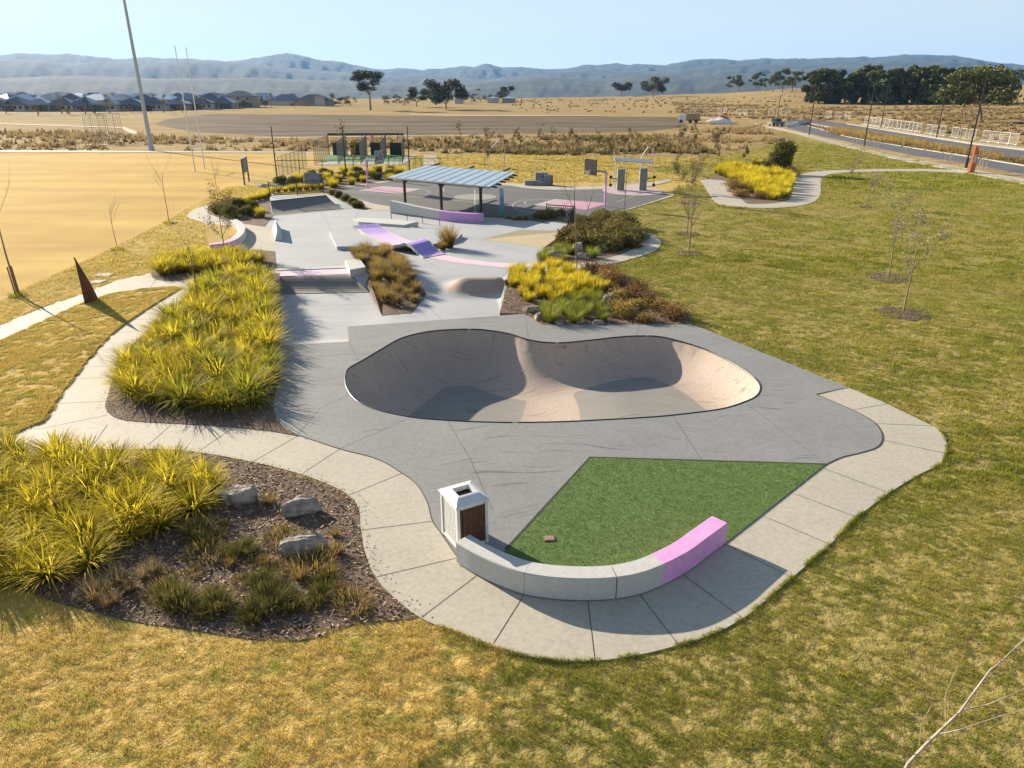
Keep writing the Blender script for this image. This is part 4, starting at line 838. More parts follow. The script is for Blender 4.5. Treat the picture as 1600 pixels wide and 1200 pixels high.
# fringe of grass creeping over the path edges
def fringe(poly,n,L,keep):
    B=np.array(densify(poly,.04));B=B[keep(B[:,0],B[:,1])];i=RNG.integers(0,len(B),n);o_=RNG.normal(0,.035,(n,2));x=B[i,0]+o_[:,0];y=B[i,1]+o_[:,1]
    k=vn(x,y,.35)>.3+.3*RNG.uniform(0,1,n);k&=pdist(poly,x,y)<.07;x=x[k];y=y[k];m=len(x);z0=np.where(inside(poly,x,y),.03,0.);a=RNG.uniform(0,6.28,m);b=RNG.uniform(0,6.28,m);ti=RNG.uniform(.1,1.1,m);L_=L*RNG.uniform(.5,1.4,m);w2=.006
    V=np.stack([np.stack([x-np.cos(b)*w2,y-np.sin(b)*w2,z0],1),np.stack([x+np.cos(b)*w2,y+np.sin(b)*w2,z0],1),np.stack([x+np.cos(a)*np.sin(ti)*L_,y+np.sin(a)*np.sin(ti)*L_,z0+np.cos(ti)*L_],1)],1).reshape(-1,3)
    at_={k2:np.repeat(v,3) for k2,v in zones(x,y).items()};at_['rnd']=np.repeat(RNG.uniform(0,1,m),3);return V,np.arange(3*m).reshape(m,3),at_
fV,fF,fA=fringe(path_poly,60000,.07,lambda x,y:~inside(deck_poly,x,y)&~inside(plaza_poly,x,y)&~inside(bedA,x,y)&(y<45)&(pdist(bedB,x,y)>.5)&(y>8)&~inside(turf,x,y)&(pdist(turf,x,y)>.3)&(pdist(deck_poly,x,y)>.35))
tag(fast('edge_grass',fV,fF,M['tuft'],attr=fA),'grass creeping over the footpath edges','grass',kind='stuff')
fV,fF,fA=fringe(wedge,40000,.07,lambda x,y:x>-30)
tag(fast('edge_grass',fV+np.array([0,0,.03]),fF,M['tuft'],attr=fA),'grass creeping over the edges of the lawn wedge','grass',kind='stuff')
# bark litter blown from the beds on to the path
def litter(poly,n,s_):
    B=np.array(densify(poly,.05));i=RNG.integers(0,len(B),n);o_=RNG.normal(0,s_,(n,2));x=B[i,0]+o_[:,0];y=B[i,1]+o_[:,1];k=inside(path_poly,x,y)&~inside(poly,x,y)&~inside(wedge,x,y);return np.stack([x[k],y[k]],1)
C=np.concatenate([litter(bedB,2600,.16),litter(bedA,1500,.16)]);m=len(C);a=RNG.uniform(0,6.28,m);s_=RNG.uniform(.015,.05,m);dx=np.cos(a)*s_/2;dy=np.sin(a)*s_/2;qx=-dy*.4;qy=dx*.4
V=np.stack([np.stack([C[:,0]-dx-qx,C[:,1]-dy-qy,np.full(m,.034)],1),np.stack([C[:,0]+dx-qx,C[:,1]+dy-qy,np.full(m,.04)],1),np.stack([C[:,0]+dx+qx,C[:,1]+dy+qy,np.full(m,.042)],1),np.stack([C[:,0]-dx+qx,C[:,1]-dy+qy,np.full(m,.037)],1)],1).reshape(-1,3)
tag(fast('bark_litter',V,np.arange(4*m).reshape(m,4),leafm_chip,attr=dict(tip=np.repeat(RNG.uniform(0,1,m)**2,4),rnd=np.repeat(RNG.uniform(0,1,m),4))),'bark crumbs scattered on the footpath','bark',kind='stuff')
# turf pile
def pile(poly,n,L,z):
    P_=np.array([(p[0],p[1]) for p in poly]);C=RNG.uniform(P_.min(0),P_.max(0),(n,2));C=C[inside(poly,C[:,0],C[:,1])];m=len(C)
    a=RNG.uniform(0,6.28,m);b=RNG.uniform(0,6.28,m);ti=RNG.uniform(0,.9,m);w2=.004;x,y=C[:,0],C[:,1];L_=L*RNG.uniform(.5,1.2,m)
    V=np.stack([np.stack([x-np.cos(b)*w2,y-np.sin(b)*w2,np.full(m,z)],1),np.stack([x+np.cos(b)*w2,y+np.sin(b)*w2,np.full(m,z)],1),np.stack([x+np.cos(a)*np.sin(ti)*L_,y+np.sin(a)*np.sin(ti)*L_,z+np.cos(ti)*L_],1)],1).reshape(-1,3)
    return fast('turf_pile',V,np.arange(3*m).reshape(m,3),leafm('turf_blade',(.08,.13,.032),(.24,.34,.1),.35,.2,.6),attr=dict(tip=np.repeat(RNG.uniform(0,1,m),3),rnd=np.repeat(RNG.uniform(0,1,m),3)))
tag(pile(turf,150000,.03,.05),'short green artificial turf pile','turf',kind='stuff')
# ---- garden beds further back
def shrubmesh(name,mat,r,h,n,size,seed,bl=7,asp=2,shell=.55):
    rg=np.random.default_rng(seed);c=[];ra=[]
    for i in range(bl):
        a=rg.uniform(0,6.28);q=r*.55*math.sqrt(rg.uniform(0,1));rr=r*rg.uniform(.35,.55);c.append((q*math.cos(a),q*math.sin(a),max(h-rr,rr*.6)*rg.uniform(.5,1)));ra.append(rr)
    return leaves(n,c,ra,size,name,mat,seed,asp=asp,shell=shell)
brg=[bladeobj('tussock_grass',M['brown'],n=420,L=1.0,spread=.55,wid=.026,droop=.7,base_r=.24,seed=s) for s in(31,32,33)]
Dn=[p[:2] for p in smooth([(556,400,S),(600,484,-.5,S),(640,482,-.45,S),(656,452,-.2,S),(622,405,S),(600,392,S)])]
put(brg,scatter(Dn,.78,3000),'russet brown tussock grass in the sunken wedge shaped bed between the skate lanes','tussock grass','russet tussocks in the wedge shaped bed',zf=lambda x,y:float(zp(x,y))+.05,smin=.5,smax=.85)
t_=brg[0].copy();col.objects.link(t_);t_.location=(*at(701,388),.05);t_.scale=(1.2,1.2,1.45);tag(t_,'tall brown tussock grass in the notch of the low concrete platform','tussock grass')
t_=brg[1].copy();col.objects.link(t_);t_.location=(*at(692,391),.05);t_.scale=(.7,.7,.6);tag(t_,'small olive tussock at the foot of the tall one by the concrete platform','tussock grass')
drop(brg)
gol=[bladeobj('golden_grass_clump',M['gold'],n=420,L=.85,spread=.45,wid=.03,droop=.4,base_r=.35,seed=s) for s in(41,42)]
Eg=smo([(803,452),(806,470),(835,477),(880,473),(925,466),(945,458),(925,446),(900,432),(870,424),(820,426),(800,432)])
put(gol,scatter(Eg,.75,4000),'bright yellow grassy clump in the bed behind the bowl','grass clump','bright yellow clumps behind the bowl',smin=.5,smax=.95)
lim=[bladeobj('lime_grass_clump',M['lime'],n=300,L=.6,spread=.75,wid=.02,droop=.7,base_r=.2,seed=s) for s in(43,44)]
put(lim,scatter(smo([(842,497),(850,504),(905,506),(945,503),(952,490),(930,474),(870,480),(845,486)]),.75,2000),'soft lime green grass clump in front of the bright yellow ones','grass clump','lime grass clumps behind the bowl',smin=.7,smax=1.1)
rus=[shrubmesh('russet_shrub',M['russet'],1.05,.55,1700,.055,51,bl=9,shell=.2),shrubmesh('russet_shrub',M['brown'],1.0,.5,1500,.055,52,bl=9,shell=.2)]
put(rus,scatter(smo([(925,424),(960,432),(990,450),(1025,472),(1055,488),(1062,500),(1020,504),(985,503),(960,490),(945,470),(940,448)]),1.05,3000),'low russet shrub on the lawn side of the bed behind the bowl','shrub','russet shrubs behind the bowl',smin=.7,smax=1.0)
drk=[shrubmesh('dark_green_shrub',M['darkl'],1.3,.85,3000,.075,s) for s in(53,)]+[shrubmesh('dark_green_shrub',M['olive'],1.3,.8,3000,.075,54)]
put(drk,scatter(smo([(905,368),(925,352),(955,350),(985,362),(995,375),(975,388),(945,398),(915,390),(895,385)]),1.35,3000)+[at(915,352),at(935,346)],'rounded dark shrub inside the loop path','shrub','dark shrubs inside the loop path',smin=.75,smax=1.15)
put(lim,[at(*p) for p in [(850,408),(858,400),(875,402),(890,398),(880,409),(925,404),(870,393)]],'small lime tuft at the narrow end of the shrub bed by the ramp','grass clump','lime tufts beside the ramp',smin=.8,smax=1.2)
put(drk,[at(*p) for p in [(862,342),(846,342),(872,338),(852,338)]],'dark shrub behind the ramp railing','shrub','dark shrubs behind the ramp',smin=.45,smax=.65)
put(lim,[at(*p) for p in [(795,343),(805,345),(812,343),(822,344)]],'small dark tuft beside the court edge','grass clump','tufts by the court edge',smin=.5,smax=.7)
oli=[shrubmesh('olive_shrub',M['olive'],1.0,1.0,2200,.08,s) for s in(55,56)]
put(oli,[at(*p) for p in [(345,334),(360,340),(385,338),(372,330),(395,330)]],'olive green shrub in the far left bed','shrub','olive shrubs in the far left bed',smin=.8,smax=1.1)
put(rus,[at(*p) for p in [(338,328),(350,326),(362,322)]],'russet shrub at the outer end of the far left bed','shrub','russet shrubs in the far left bed',smin=.7,smax=1)
put(gol,[at(*p) for p in [(378,321),(386,317),(395,315),(404,313),(412,311),(408,340),(388,326),(418,309)]],'yellow clump in the far left bed by the ramp','grass clump','yellow clumps in the far left bed',smin=.7,smax=1)
put(gol,[at(*p) for p in [(425,302),(435,301),(446,300),(457,299),(468,298),(479,297),(490,297),(502,296)]],'yellow clump seen through the railing behind the quarter pipe','grass clump','yellow clumps behind the quarter pipe',smin=.6,smax=.9)
put(oli,[at(*p) for p in [(520,305),(530,309),(541,314),(550,320),(560,325)]],'olive shrub beside the right edge of the quarter pipe','shrub','olive shrubs beside the quarter pipe',smin=.5,smax=.7)
put(rus,[at(*p) for p in [(566,325),(555,316)]],'russet shrub at the tip of the small bed near the court','shrub','russet shrubs near the court',smin=.4,smax=.5)
sI=scatter(bedI,1.7,900,margin=.8)
put(gol,sI[::2],'yellow clump in the bed between the netting fence and the court','grass clump','yellow clumps by the netting fence',smin=.8,smax=1.3)
put(oli,sI[1::2],'olive shrub in the bed between the netting fence and the court','shrub','olive shrubs by the netting fence',smin=.6,smax=1.0)
sJ=scatter(smo([(1118,272),(1140,280),(1160,292),(1190,312),(1220,312),(1232,300),(1236,285),(1222,272),(1195,266),(1150,265)]),1.25,6000)
sJr=[p for p in sJ if p[0]<at(1160,290)[0]-.0 and p[1]<at(1100,283)[1] and p[0]<at(1165,300)[0]]
put(gol,[p for p in sJ if p not in sJr],'brilliant yellow shrub in the bed wrapped by the upper path','shrub','brilliant yellow shrubs in the upper bed',smin=.85,smax=1.4)
put(rus,sJr+[at(*p) for p in [(1143,290),(1150,300),(1160,308),(1166,300),(1157,291),(1222,264),(1232,266),(1238,276)]],'russet shrub at the edge of the brilliant yellow ones','shrub','russet shrubs in the upper bed',smin=.9,smax=1.3)
put(oli,[at(1183,266),at(1195,268)],'olive shrub beside the round bush in the upper bed','shrub','olive shrubs in the upper bed',smin=1.2,smax=1.5)
bsh=thing('round_bush',(*at(1218,272),.05),'round golden green bush on a short trunk behind the brilliant yellow bed','bush')
leaves(5200,[(0,0,2.4),(.7,.2,2.9),(-.6,.1,2.0),(.3,-.4,1.7),(-.2,.3,3.1)],[1.2,1.0,1.0,.9,.8],.13,'crown',M['olive'],77,parent=bsh);mb=MB();mb.tube([(0,0,0),(.05,0,1.2),(.1,0,2.2)],[.12,.1,.06],7);mb.build('trunk',M['bark'],bsh)
bsh['label']='round golden green bush on a short trunk behind the brilliant yellow bed'
drop(gol+lim+rus+drk+oli)
# ================================================================ SKATE FURNITURE
# quarter pipe at the far left
q=thing('quarter_pipe',(0,0,0),'wide grey concrete quarter pipe with flat deck at the far left of the plaza','quarter pipe')
QH=.78
tl=Vector(at(422,319,QH));tr=Vector(at(508,309,QH));bl=Vector(at(427,338));br=Vector(at(540,327.5));ul=Vector(at(421.5,308.5,QH));ur=Vector(at(506,303,QH))
tl=Vector(at(422.5,315.2,QH));tr=Vector(at(510,306,QH))
mb=MB();N=10;vs=[]
for k in range(N+1):
    f=k/N;z=QH*(1-math.sin(f*math.pi/2))**1.0;g_=1-math.cos(f*math.pi/2)
    run=f
    zq=QH*(1-run)**2
    a=tl.lerp(bl,run);b=tr.lerp(br,run);vs+=[(a.x,a.y,zq+.04),(b.x,b.y,zq+.04)]
fs=[(2*k,2*k+1,2*k+3,2*k+2)[::-1] for k in range(N)]
mb.add(vs,fs);o=mb.build('riding_surface',M['shadetone'],q,True)  # shaded ramp face, its darkness painted into the concrete tone
mb=MB();mb.prism([(tl.x,tl.y),(tr.x,tr.y),(ur.x,ur.y),(ul.x,ul.y)],0,QH+.038);mb.build('platform',M['plaza'],q)
mb=MB()
for side,(t0,b0_) in enumerate(((tl,bl),(tr,br))):
    top=[(t0.lerp(b0_,k/N).x,t0.lerp(b0_,k/N).y,QH*(1-k/N)**2+.035) for k in range(N+1)];bot=[(p[0],p[1],0) for p in top]
    mb.add(top+bot,[(i,i+1,N+2+i,N+1+i) for i in range(N)])
mb.build('side_wall',M['plaza'],q)
mb=MB();mb.tube([(tl.x,tl.y,QH+.04),(tr.x,tr.y,QH+.04)],.035,8);mb.build('coping',M['steel'],q)
def railing(name,pts,h,label,cat,grp=None,mat=None,sp=.16,z=0,panel=2.4):
    root=thing(name,(pts[0][0],pts[0][1],z),label,cat,grp);ox,oy=pts[0][:2]
    m=mat or M['black']
    for a,b in zip(pts[:-1],pts[1:]):
        a=Vector((a[0]-ox,a[1]-oy,0));b=Vector((b[0]-ox,b[1]-oy,0));L_=(b-a).length;n=max(1,round(L_/panel))
        for i in range(n):
            p=a.lerp(b,i/n);r_=a.lerp(b,(i+1)/n);mb=MB();mb.tube([p+Vector((0,0,h-.03)),r_+Vector((0,0,h-.03))],.035,5);mb.tube([p+Vector((0,0,.12)),r_+Vector((0,0,.12))],.03,5)
            k=max(2,int((r_-p).length/sp))
            for j in range(1,k): qv=p.lerp(r_,j/k);mb.tube([qv+Vector((0,0,.12)),qv+Vector((0,0,h-.03))],.017,4,cap=False)
            mb.build('infill_panel',m,root)
        for i in range(n+1):
            if i==n and b!=Vector((pts[-1][0]-ox,pts[-1][1]-oy,0)): continue
            p=a.lerp(b,i/n);mb=MB();mb.box((p.x,p.y,h/2+.04),(.07,.07,h+.1));mb.build('post',m,root)
    return root
e=ul.lerp(ur,.0);railing('bar_railing',[(ul.x,ul.y+.1),(ur.x,ur.y+.1)],1.25,'black bar railing along the back of the far left quarter pipe','railing',z=QH+.03)
# right bank with its railing
BH=.5
bk=thing('skate_bank',(0,0,0),'tan concrete bank with a flat triangular top beside the dark shrub bed','bank')
a0=Vector(at(752,375));a1=Vector(at(848,389));t0=Vector(at(814,359.5,BH));t1=Vector(at(885,362.5,BH));u0=Vector(at(856,346.5,BH));u1=Vector(at(893,349.5,BH))
mb=MB();z_=BH+.04
mb.add([(a0.x,a0.y,.042),(a1.x,a1.y,.042),(t1.x,t1.y,z_),(t0.x,t0.y,z_)],[(0,1,2,3)]);mb.build('slope',M['bankc'],bk)
mb=MB();mb.add([(a0.x,a0.y,0),(a0.x,a0.y,.042),(t0.x,t0.y,z_),(t0.x,t0.y,0),(a1.x,a1.y,0),(a1.x,a1.y,.042),(t1.x,t1.y,z_),(t1.x,t1.y,0)],[(0,3,2,1),(4,5,6,7)]);mb.build('side_wall',M['wall'],bk)
mb=MB();mb.prism([(t0.x,t0.y),(t1.x,t1.y),(u1.x,u1.y),(u0.x,u0.y)],0,z_-.001);mb.build('platform',M['plaza'],bk)
railing('bar_railing',[(u0.x-.1,u0.y+.1),(u1.x+.15,u1.y),(t1.x+.08,t1.y)],1.25,'black bar railing turning a corner round the top of the tan bank','railing',z=BH+.03)
# flat ledges and blocks
def block(name,px,h,label,cat,mat,z=0.04,pz=None,parent=None):
    pts=[at(*p,h+z) for p in px];c=np.mean(np.array(pts),0)
    mb=MB();q_=[(p[0]-c[0],p[1]-c[1]) for p in pts];A=sum(q_[i][0]*q_[(i+1)%len(q_)][1]-q_[(i+1)%len(q_)][0]*q_[i][1] for i in range(len(q_)))
    if A<0: q_=q_[::-1]
    mb.prism(q_,-.3,h);o=mb.build(name,mat);o.location=(c[0],c[1],z)
    bv=o.modifiers.new('b','BEVEL');bv.width=.015;bv.segments=2
    return tag(o,label,cat)
block('manual_pad',[(548,342.5),(563,340),(600,341.5),(653.5,346),(632,351.5),(560,346.5)],.42,'long low concrete ledge box with an angled end, beyond the wave','ledge',M['wall'])
block('low_platform',[(514.5,360.5),(547,351),(620,353.5),(690,359),(722.5,365),(714,372),(681,381),(616,383.5),(560,385),(526,385)],.24,'wide low concrete platform with irregular outline under the start of the purple wave','platform',M['plaza'])
block('concrete_block',[(538.5,406),(562,403.5),(571.5,417),(546.5,421.5)],.62,'pale concrete hubba block at the end of the pink stripe above the sunken lane','block',M['wall'],z=-.2)
# painted ledge stripe raised lip
lg=[at(430.5,420.5,.06),at(545,416,.06),at(546,418.5,.06),at(430.5,423,.06)];mb=MB();mb.prism(lg[::-1],0,.085);tag(mb.build('lane_ledge',M['wall']),'thin pale concrete lip running along the pink painted stripe','ledge')
# pole jam wedge
pw=thing('pole_jam',(*at(441,376),.04),'small concrete wedge with steel edge standing alone in the plaza','skate wedge')
A_=Vector((*at(429.5,377.5),0));B_=Vector((*at(441.5,376),0));C_=Vector((*at(444,372),0));T_=Vector(atz(433.5,349.5,.75));D_=Vector((*at(431,362),0))
o_=Vector((pw.location.x,pw.location.y,0))
mb=MB();hh=.55
f0=A_-o_;f1=B_-o_;top0=(A_.lerp(B_,.45)-o_)+Vector((0,0,.62));back=Vector((*at(432.5,358),0))-o_;b0_=back+Vector((-.35,0,0));b1_=back+Vector((.35,0,0));topb=back+Vector((-.05,.1,.62))
mb.add([f0,f1,top0,b0_,b1_,topb],[(0,1,2),(3,5,4),(0,2,5,3),(1,4,5,2),(0,3,4,1)]);mb.build('wedge',M['wall'],pw)
mb=MB();mb.tube([top0,topb],.04,8);mb.build('steel_edge',M['galv'],pw)
# purple wave
wv=thing('wave_ramp',(0,0,0),'purple and lilac concrete wave ribbon rolling over the low platform','wave ramp')
cl_px=[((552,353),(588,350.5),.6),((560,358.5),(600,357),.45),((574,368),(612,365),.32),((592,376),(628,372.5),.3),((611,384.5),(646,378),.33),((622,383.5),(655,375),.46),((633,381),(664,372.5),.62),((641,383.5),(670,375.5),.6),((649,391),(676,384),.38),((655,398),(684,392),.14),((662,403.5),(695,397.5),.045)]
Lp=cm([Vector(atz(*a,h)) for a,b,h in cl_px],closed=False,n=5);Rp=cm([Vector(atz(*b,h)) for a,b,h in cl_px],closed=False,n=5)
# the curve helper keeps plan only: carry heights separately
hs=[h for _,_,h in cl_px];n_=len(Lp)
Z=[]
for i in range(n_):
    t=i/5;j=min(int(t),len(hs)-2);f=t-j;f=f*f*(3-2*f);Z.append(hs[j]*(1-f)+hs[j+1]*f)
def wavemat(i): return 0 if i<10 else (1 if i<27 else (2 if i<30 else 0))
mb=MB();vs=[];th_=.1
for l_,r_,z in zip(Lp,Rp,Z): vs+=[(l_[0],l_[1],z+.03),(r_[0],r_[1],z+.03)]
mb.add(vs,[(2*i+1,2*i+3,2*i+2,2*i) for i in range(n_-1)])
wm,tt,nn_,ll,bb=nt('purple_to_lilac_paint');aa=nn_.new('ShaderNodeAttribute');aa.attribute_name='alt'
ll.new(ramp(nn_,ll,aa.outputs['Fac'],[(0,(.3,.2,.6)),(.5,(.52,.36,.68)),(1,(.68,.5,.68))]),bb.inputs['Base Color']);bb.inputs['Roughness'].default_value=.5
av=np.interp(np.arange(n_),[0,5,11,18,26,30,33,38,46,50],[.15,.3,.75,1,1,.7,.2,0,.1,.9])
mb.build('riding_surface',wm,wv,True,attr=dict(alt=np.repeat(av,2)))
mb=MB()
for P_ in (Lp,Rp):
    vs=[]
    for p,z in zip(P_,Z): vs+=[(p[0],p[1],z+.055),(p[0],p[1],max(z-.13,0))]
    for s_ in (-.03,.03):
        mb.add([(v[0]+s_,v[1],v[2]) for v in vs],[(2*i,2*i+1,2*i+3,2*i+2) for i in range(n_-1)])
    mb.add([(p[0]+s_,p[1],z+.055) for p,z in zip(P_,Z) for s_ in(-.03,.03)],[(2*i,2*i+1,2*i+3,2*i+2) for i in range(n_-1)])
mb.build('edge_band',M['wall'],wv)
mb=MB();vs=[]
for l_,r_,z in zip(Lp,Rp,Z): vs+=[(l_[0],l_[1],max(z-.12,0)),(r_[0],r_[1],max(z-.12,0))]
mb.add(vs,[(2*i,2*i+2,2*i+3,2*i+1) for i in range(n_-1)]);mb.build('underside',M['shadetone'],wv)
# far curved seat wall under the shelter
fw=thing('curved_seat_wall',(0,0,0),'curved seat wall fading from white to purple in front of the shelter posts','seat wall')
px=[(610,334),(627,336),(647,339),(668,342),(692,345.5),(720,347.5),(738,348.5),(756,347.5)]
ar=cm([Vector((*at(*p),.02)) for p in px],closed=False,n=4)
hf=np.interp(np.linspace(0,1,len(ar)),[0,.3,.6,1],[1.05,.85,.72,.68])
def wseg(i0,i1,mat,nm):
    mb=MB();vs=[];fs=[]
    for i in range(i0,i1+1):
        p=Vector(ar[i]);a=Vector(ar[max(i-1,0)]);b=Vector(ar[min(i+1,len(ar)-1)]);t=(b-a).normalized();nn=Vector((-t.y,t.x,0))*.45
        vs+=[p,p+Vector((0,0,hf[i])),p+nn+Vector((0,0,hf[i])),p+nn]
    m=i1-i0
    for i in range(m):
        for k in range(4): fs.append((4*i+k,4*i+(k+1)%4,4*i+4+(k+1)%4,4*i+4+k)[::-1])
    fs+=[(0,1,2,3),(4*m+3,4*m+2,4*m+1,4*m)];mb.add(vs,fs);return mb.build(nm,mat,fw)
wseg(0,10,M['wall'],'wall_segment');wseg(10,15,M['wall'],'wall_segment');tag(wseg(15,len(ar)-1,M['lilac'],'painted_segment'),'purple painted end')
# grind rail in front of it
gr_=thing('grind_rail',(0,0,0),'thin low grey rail on four posts in front of the far seat wall','rail')
p0=[atz(*p,.55) for p in [(611,332.5),(636,335.5),(660,338.5),(687,343)]]
mb=MB();mb.tube(p0,.03,8);mb.build('rail',M['steel'],gr_)
for p in p0: mb=MB();mb.tube([(p[0],p[1],.03),(p[0],p[1],.55)],.028,6);mb.build('post',M['steel'],gr_)
# small left curved seat wall
sw=thing('curved_seat_wall',(0,0,0),'small crescent seat wall, pink at its near end, on the left lawn','seat wall')
px=[(330,396),(345,394.5),(362,391),(376,384),(384.5,373),(383,362),(372,354)]
ar2=cm([Vector((*at(*p),.03)) for p in px],closed=False,n=5)
k=14;seatpiece(sw,ar2[k:],M['wall'],h=.5,w=.5);tag(seatpiece(sw,ar2[:k+1],M['pink'],'painted_segment',h=.5,w=.5),'pink painted near end')
# ---- shelter
sh=thing('picnic_shelter',(0,0,0),'open shelter with pale blue ribbed metal roof on three dark branching posts','shelter')
zr0,zr1=2.75,2.95
F0=Vector(atz(606,276.5,zr0));F1=Vector(atz(765,291.5,zr0));K1=Vector(atz(805,269.5,zr1));K0=Vector(atz(667,258,zr1))
thk=Vector((0,0,.09));mb=MB();mb.add([F0,F1,K1,K0,F0-thk,F1-thk,K1-thk,K0-thk],[(0,1,2,3),(7,6,5,4),(0,4,5,1),(1,5,6,2),(2,6,7,3),(3,7,4,0)]);mb.build('roof_sheet',M['roof'],sh)
for i in range(1,11):
    f=(i-.15)/10.4;a=F0.lerp(F1,f)+Vector((0,0,.03));b=K0.lerp(K1,f)+Vector((0,0,.03));mb=MB();d_=(F1-F0).normalized()*.025
    mb.add([a-d_,a+d_,b+d_,b-d_,a-d_+thk*.15,a+d_+thk*.15,b+d_+thk*.15,b-d_+thk*.15],[(0,1,5,4),(1,2,6,5),(2,3,7,6),(3,0,4,7),(4,5,6,7)]);mb.build('roof_rib',M['steel'],sh)
mb=MB();mb.tube([F0-thk,F1-thk],.07,4);mb.build('front_gutter',M['post'],sh)
for f in (.12,.3,.48,.66,.84,1.0):   # purlins sticking out past the right edge
    a=F0.lerp(K0,f*.92+.02)-thk*1.9;b=F1.lerp(K1,f*.92+.02)-thk*1.9;e_=(b-a).normalized()*.35;mb=MB();mb.tube([a,b+e_],.08,4);mb.build('purlin',M['post'],sh)
for (x,y,xt,yt) in ((633.5,322,629,290),(690,331,687,293),(751.5,335.5,750.5,297)):
    p=at(x,y);pt=Vector((p[0],p[1],0));mb=MB();mb.tube([pt,pt+Vector((0,0,2.35))],[.13,.13],8);ps=mb.build('post',M['post'],sh)
    dirx=(F1-F0).normalized();diry=(K0-F0).normalized()
    mb=MB()
    for s_ in(-1,1): mb.tube([pt+Vector((0,0,2.1)),pt+dirx*s_*.6+Vector((0,0,2.62))],[.09,.06],6)
    mb.tube([pt+Vector((0,0,2.0)),pt+diry*2.2+Vector((0,0,2.68))],[.1,.06],6)
    mb.tube([pt+Vector((0,0,2.3)),pt+Vector((0,0,2.6))],[.12,.15],8);mb.build('bracket',M['post'],ps)
    mb=MB();a=pt-diry*.4+Vector((0,0,2.62));b=pt+diry*9.+Vector((0,0,2.75));mb.tube([a,b],.09,4);mb.build('rafter',M['post'],ps)
# ---- hoops
def hoop(base,boardc,bw_,bh_,face,label,polemat,boardmat,ztop=2.95,mark=False):
    root=thing('basketball_hoop',(*base,.05),label,'basketball hoop');bx,by=boardc[0]-base[0],boardc[1]-base[1]
    mb=MB();mb.tube([(0,0,0),(0,0,ztop)],.09,8);mb.build('pole',polemat,root)
    fx,fy=math.cos(face),math.sin(face);mb=MB();back=(bx-fx*.08,by-fy*.08)
    mb.tube([(0,0,ztop),(back[0],back[1],3.05)],[.09,.06],6);mb.tube([(0,0,ztop-.45),(0,0,ztop)],.07,6);mb.build('arm',M['galv'],root)
    rz=face+math.pi/2;mb=MB();mb.box((bx,by,3.3),(bw_,.05,bh_),rz);bd=mb.build('backboard',boardmat,root)
    mb=MB();X=Matrix.Rotation(rz,3,'Z')
    for s_ in(-1,1): 
        a=Vector((bx,by,3.45))+X@Vector((s_*bw_*.35,.07,-bh_*.05));b=Vector((bx,by,3.1))+X@Vector((0,.12,0));mb.tube([a,b],.03,4)
    mb.build('brace',M['steel'],bd)
    mb=MB();c=(bx+fx*.35,by+fy*.35,3.05);mb.tube([(c[0]+.23*math.cos(t),c[1]+.23*math.sin(t),c[2]) for t in np.linspace(0,2*math.pi,17)],.018,5,cap=False);mb.build('rim',M['orange'],root)
    mb=MB()
    for k in range(10):
        t=2*math.pi*k/10;mb.tube([(c[0]+.23*math.cos(t),c[1]+.23*math.sin(t),3.05),(c[0]+.14*math.cos(t+.4),c[1]+.14*math.sin(t+.4),2.65)],.008,3,cap=False)
    mb.build('net',M['white'],root);return root,(bx,by,rz)
hoop(at(945,323.5),at(923,262,3.3),1.75,1.35,math.pi+.55,'basketball hoop with a dark square board seen from behind, at the right pink key',M['pink'],P('board_back',(.012,.014,.018),rough=.95),2.95)
patt,tt,nn_,ll,bb=nt('patterned_board');tc_=nn_.new("ShaderNodeTexCoord").outputs['Object'];ll.new(ramp(nn_,ll,noise(nn_,ll,tc_,2.2,3),[(.38,(.02,.025,.035)),(.47,(.5,.52,.55)),(.53,(.05,.06,.09)),(.62,(.28,.18,.22))]),bb.inputs['Base Color'])
hr,(bx_,by_,rz_)=hoop(at(575,295.3),at(592.5,246.5,3.3),1.75,1.35,-.35,'basketball hoop with a patterned black and white board by the left pink key',M['pink'],patt,2.95)
# slim colourful court post seen edge on
tp=thing('edge_on_hoop',(*at(784,339.5),.05),'slim blue and green panel hoop seen edge on at the near side of the court','hoop')
mb=MB();mb.tube([(0,0,0),(0,0,2.1)],.05,6);mb.build('pole',M['galv'],tp)
gp,tt,nn_,ll,bb=nt('blue_to_green_panel');tc_=nn_.new("ShaderNodeTexCoord").outputs['Object'];sx=nn_.new("ShaderNodeSeparateXYZ");ll.new(tc_,sx.inputs[0]);ll.new(ramp(nn_,ll,mth(nn_,ll,'MULTIPLY',sx.outputs[2],.4),[(.1,(.03,.2,.09)),(.35,(.04,.24,.3)),(.6,(.05,.2,.5)),(.9,(.25,.5,.65))]),bb.inputs['Base Color'])
mb=MB();mb.box((0,0,1.15),(.22,1.0,2.1),.15);mb.build('panel',gp,tp)
mb=MB();mb.tube([(.15+.2+.2*math.cos(t),.2*math.sin(t),1.0) for t in np.linspace(0,2*math.pi,15)],.02,5,cap=False);mb.build('ring',M['steel'],tp)
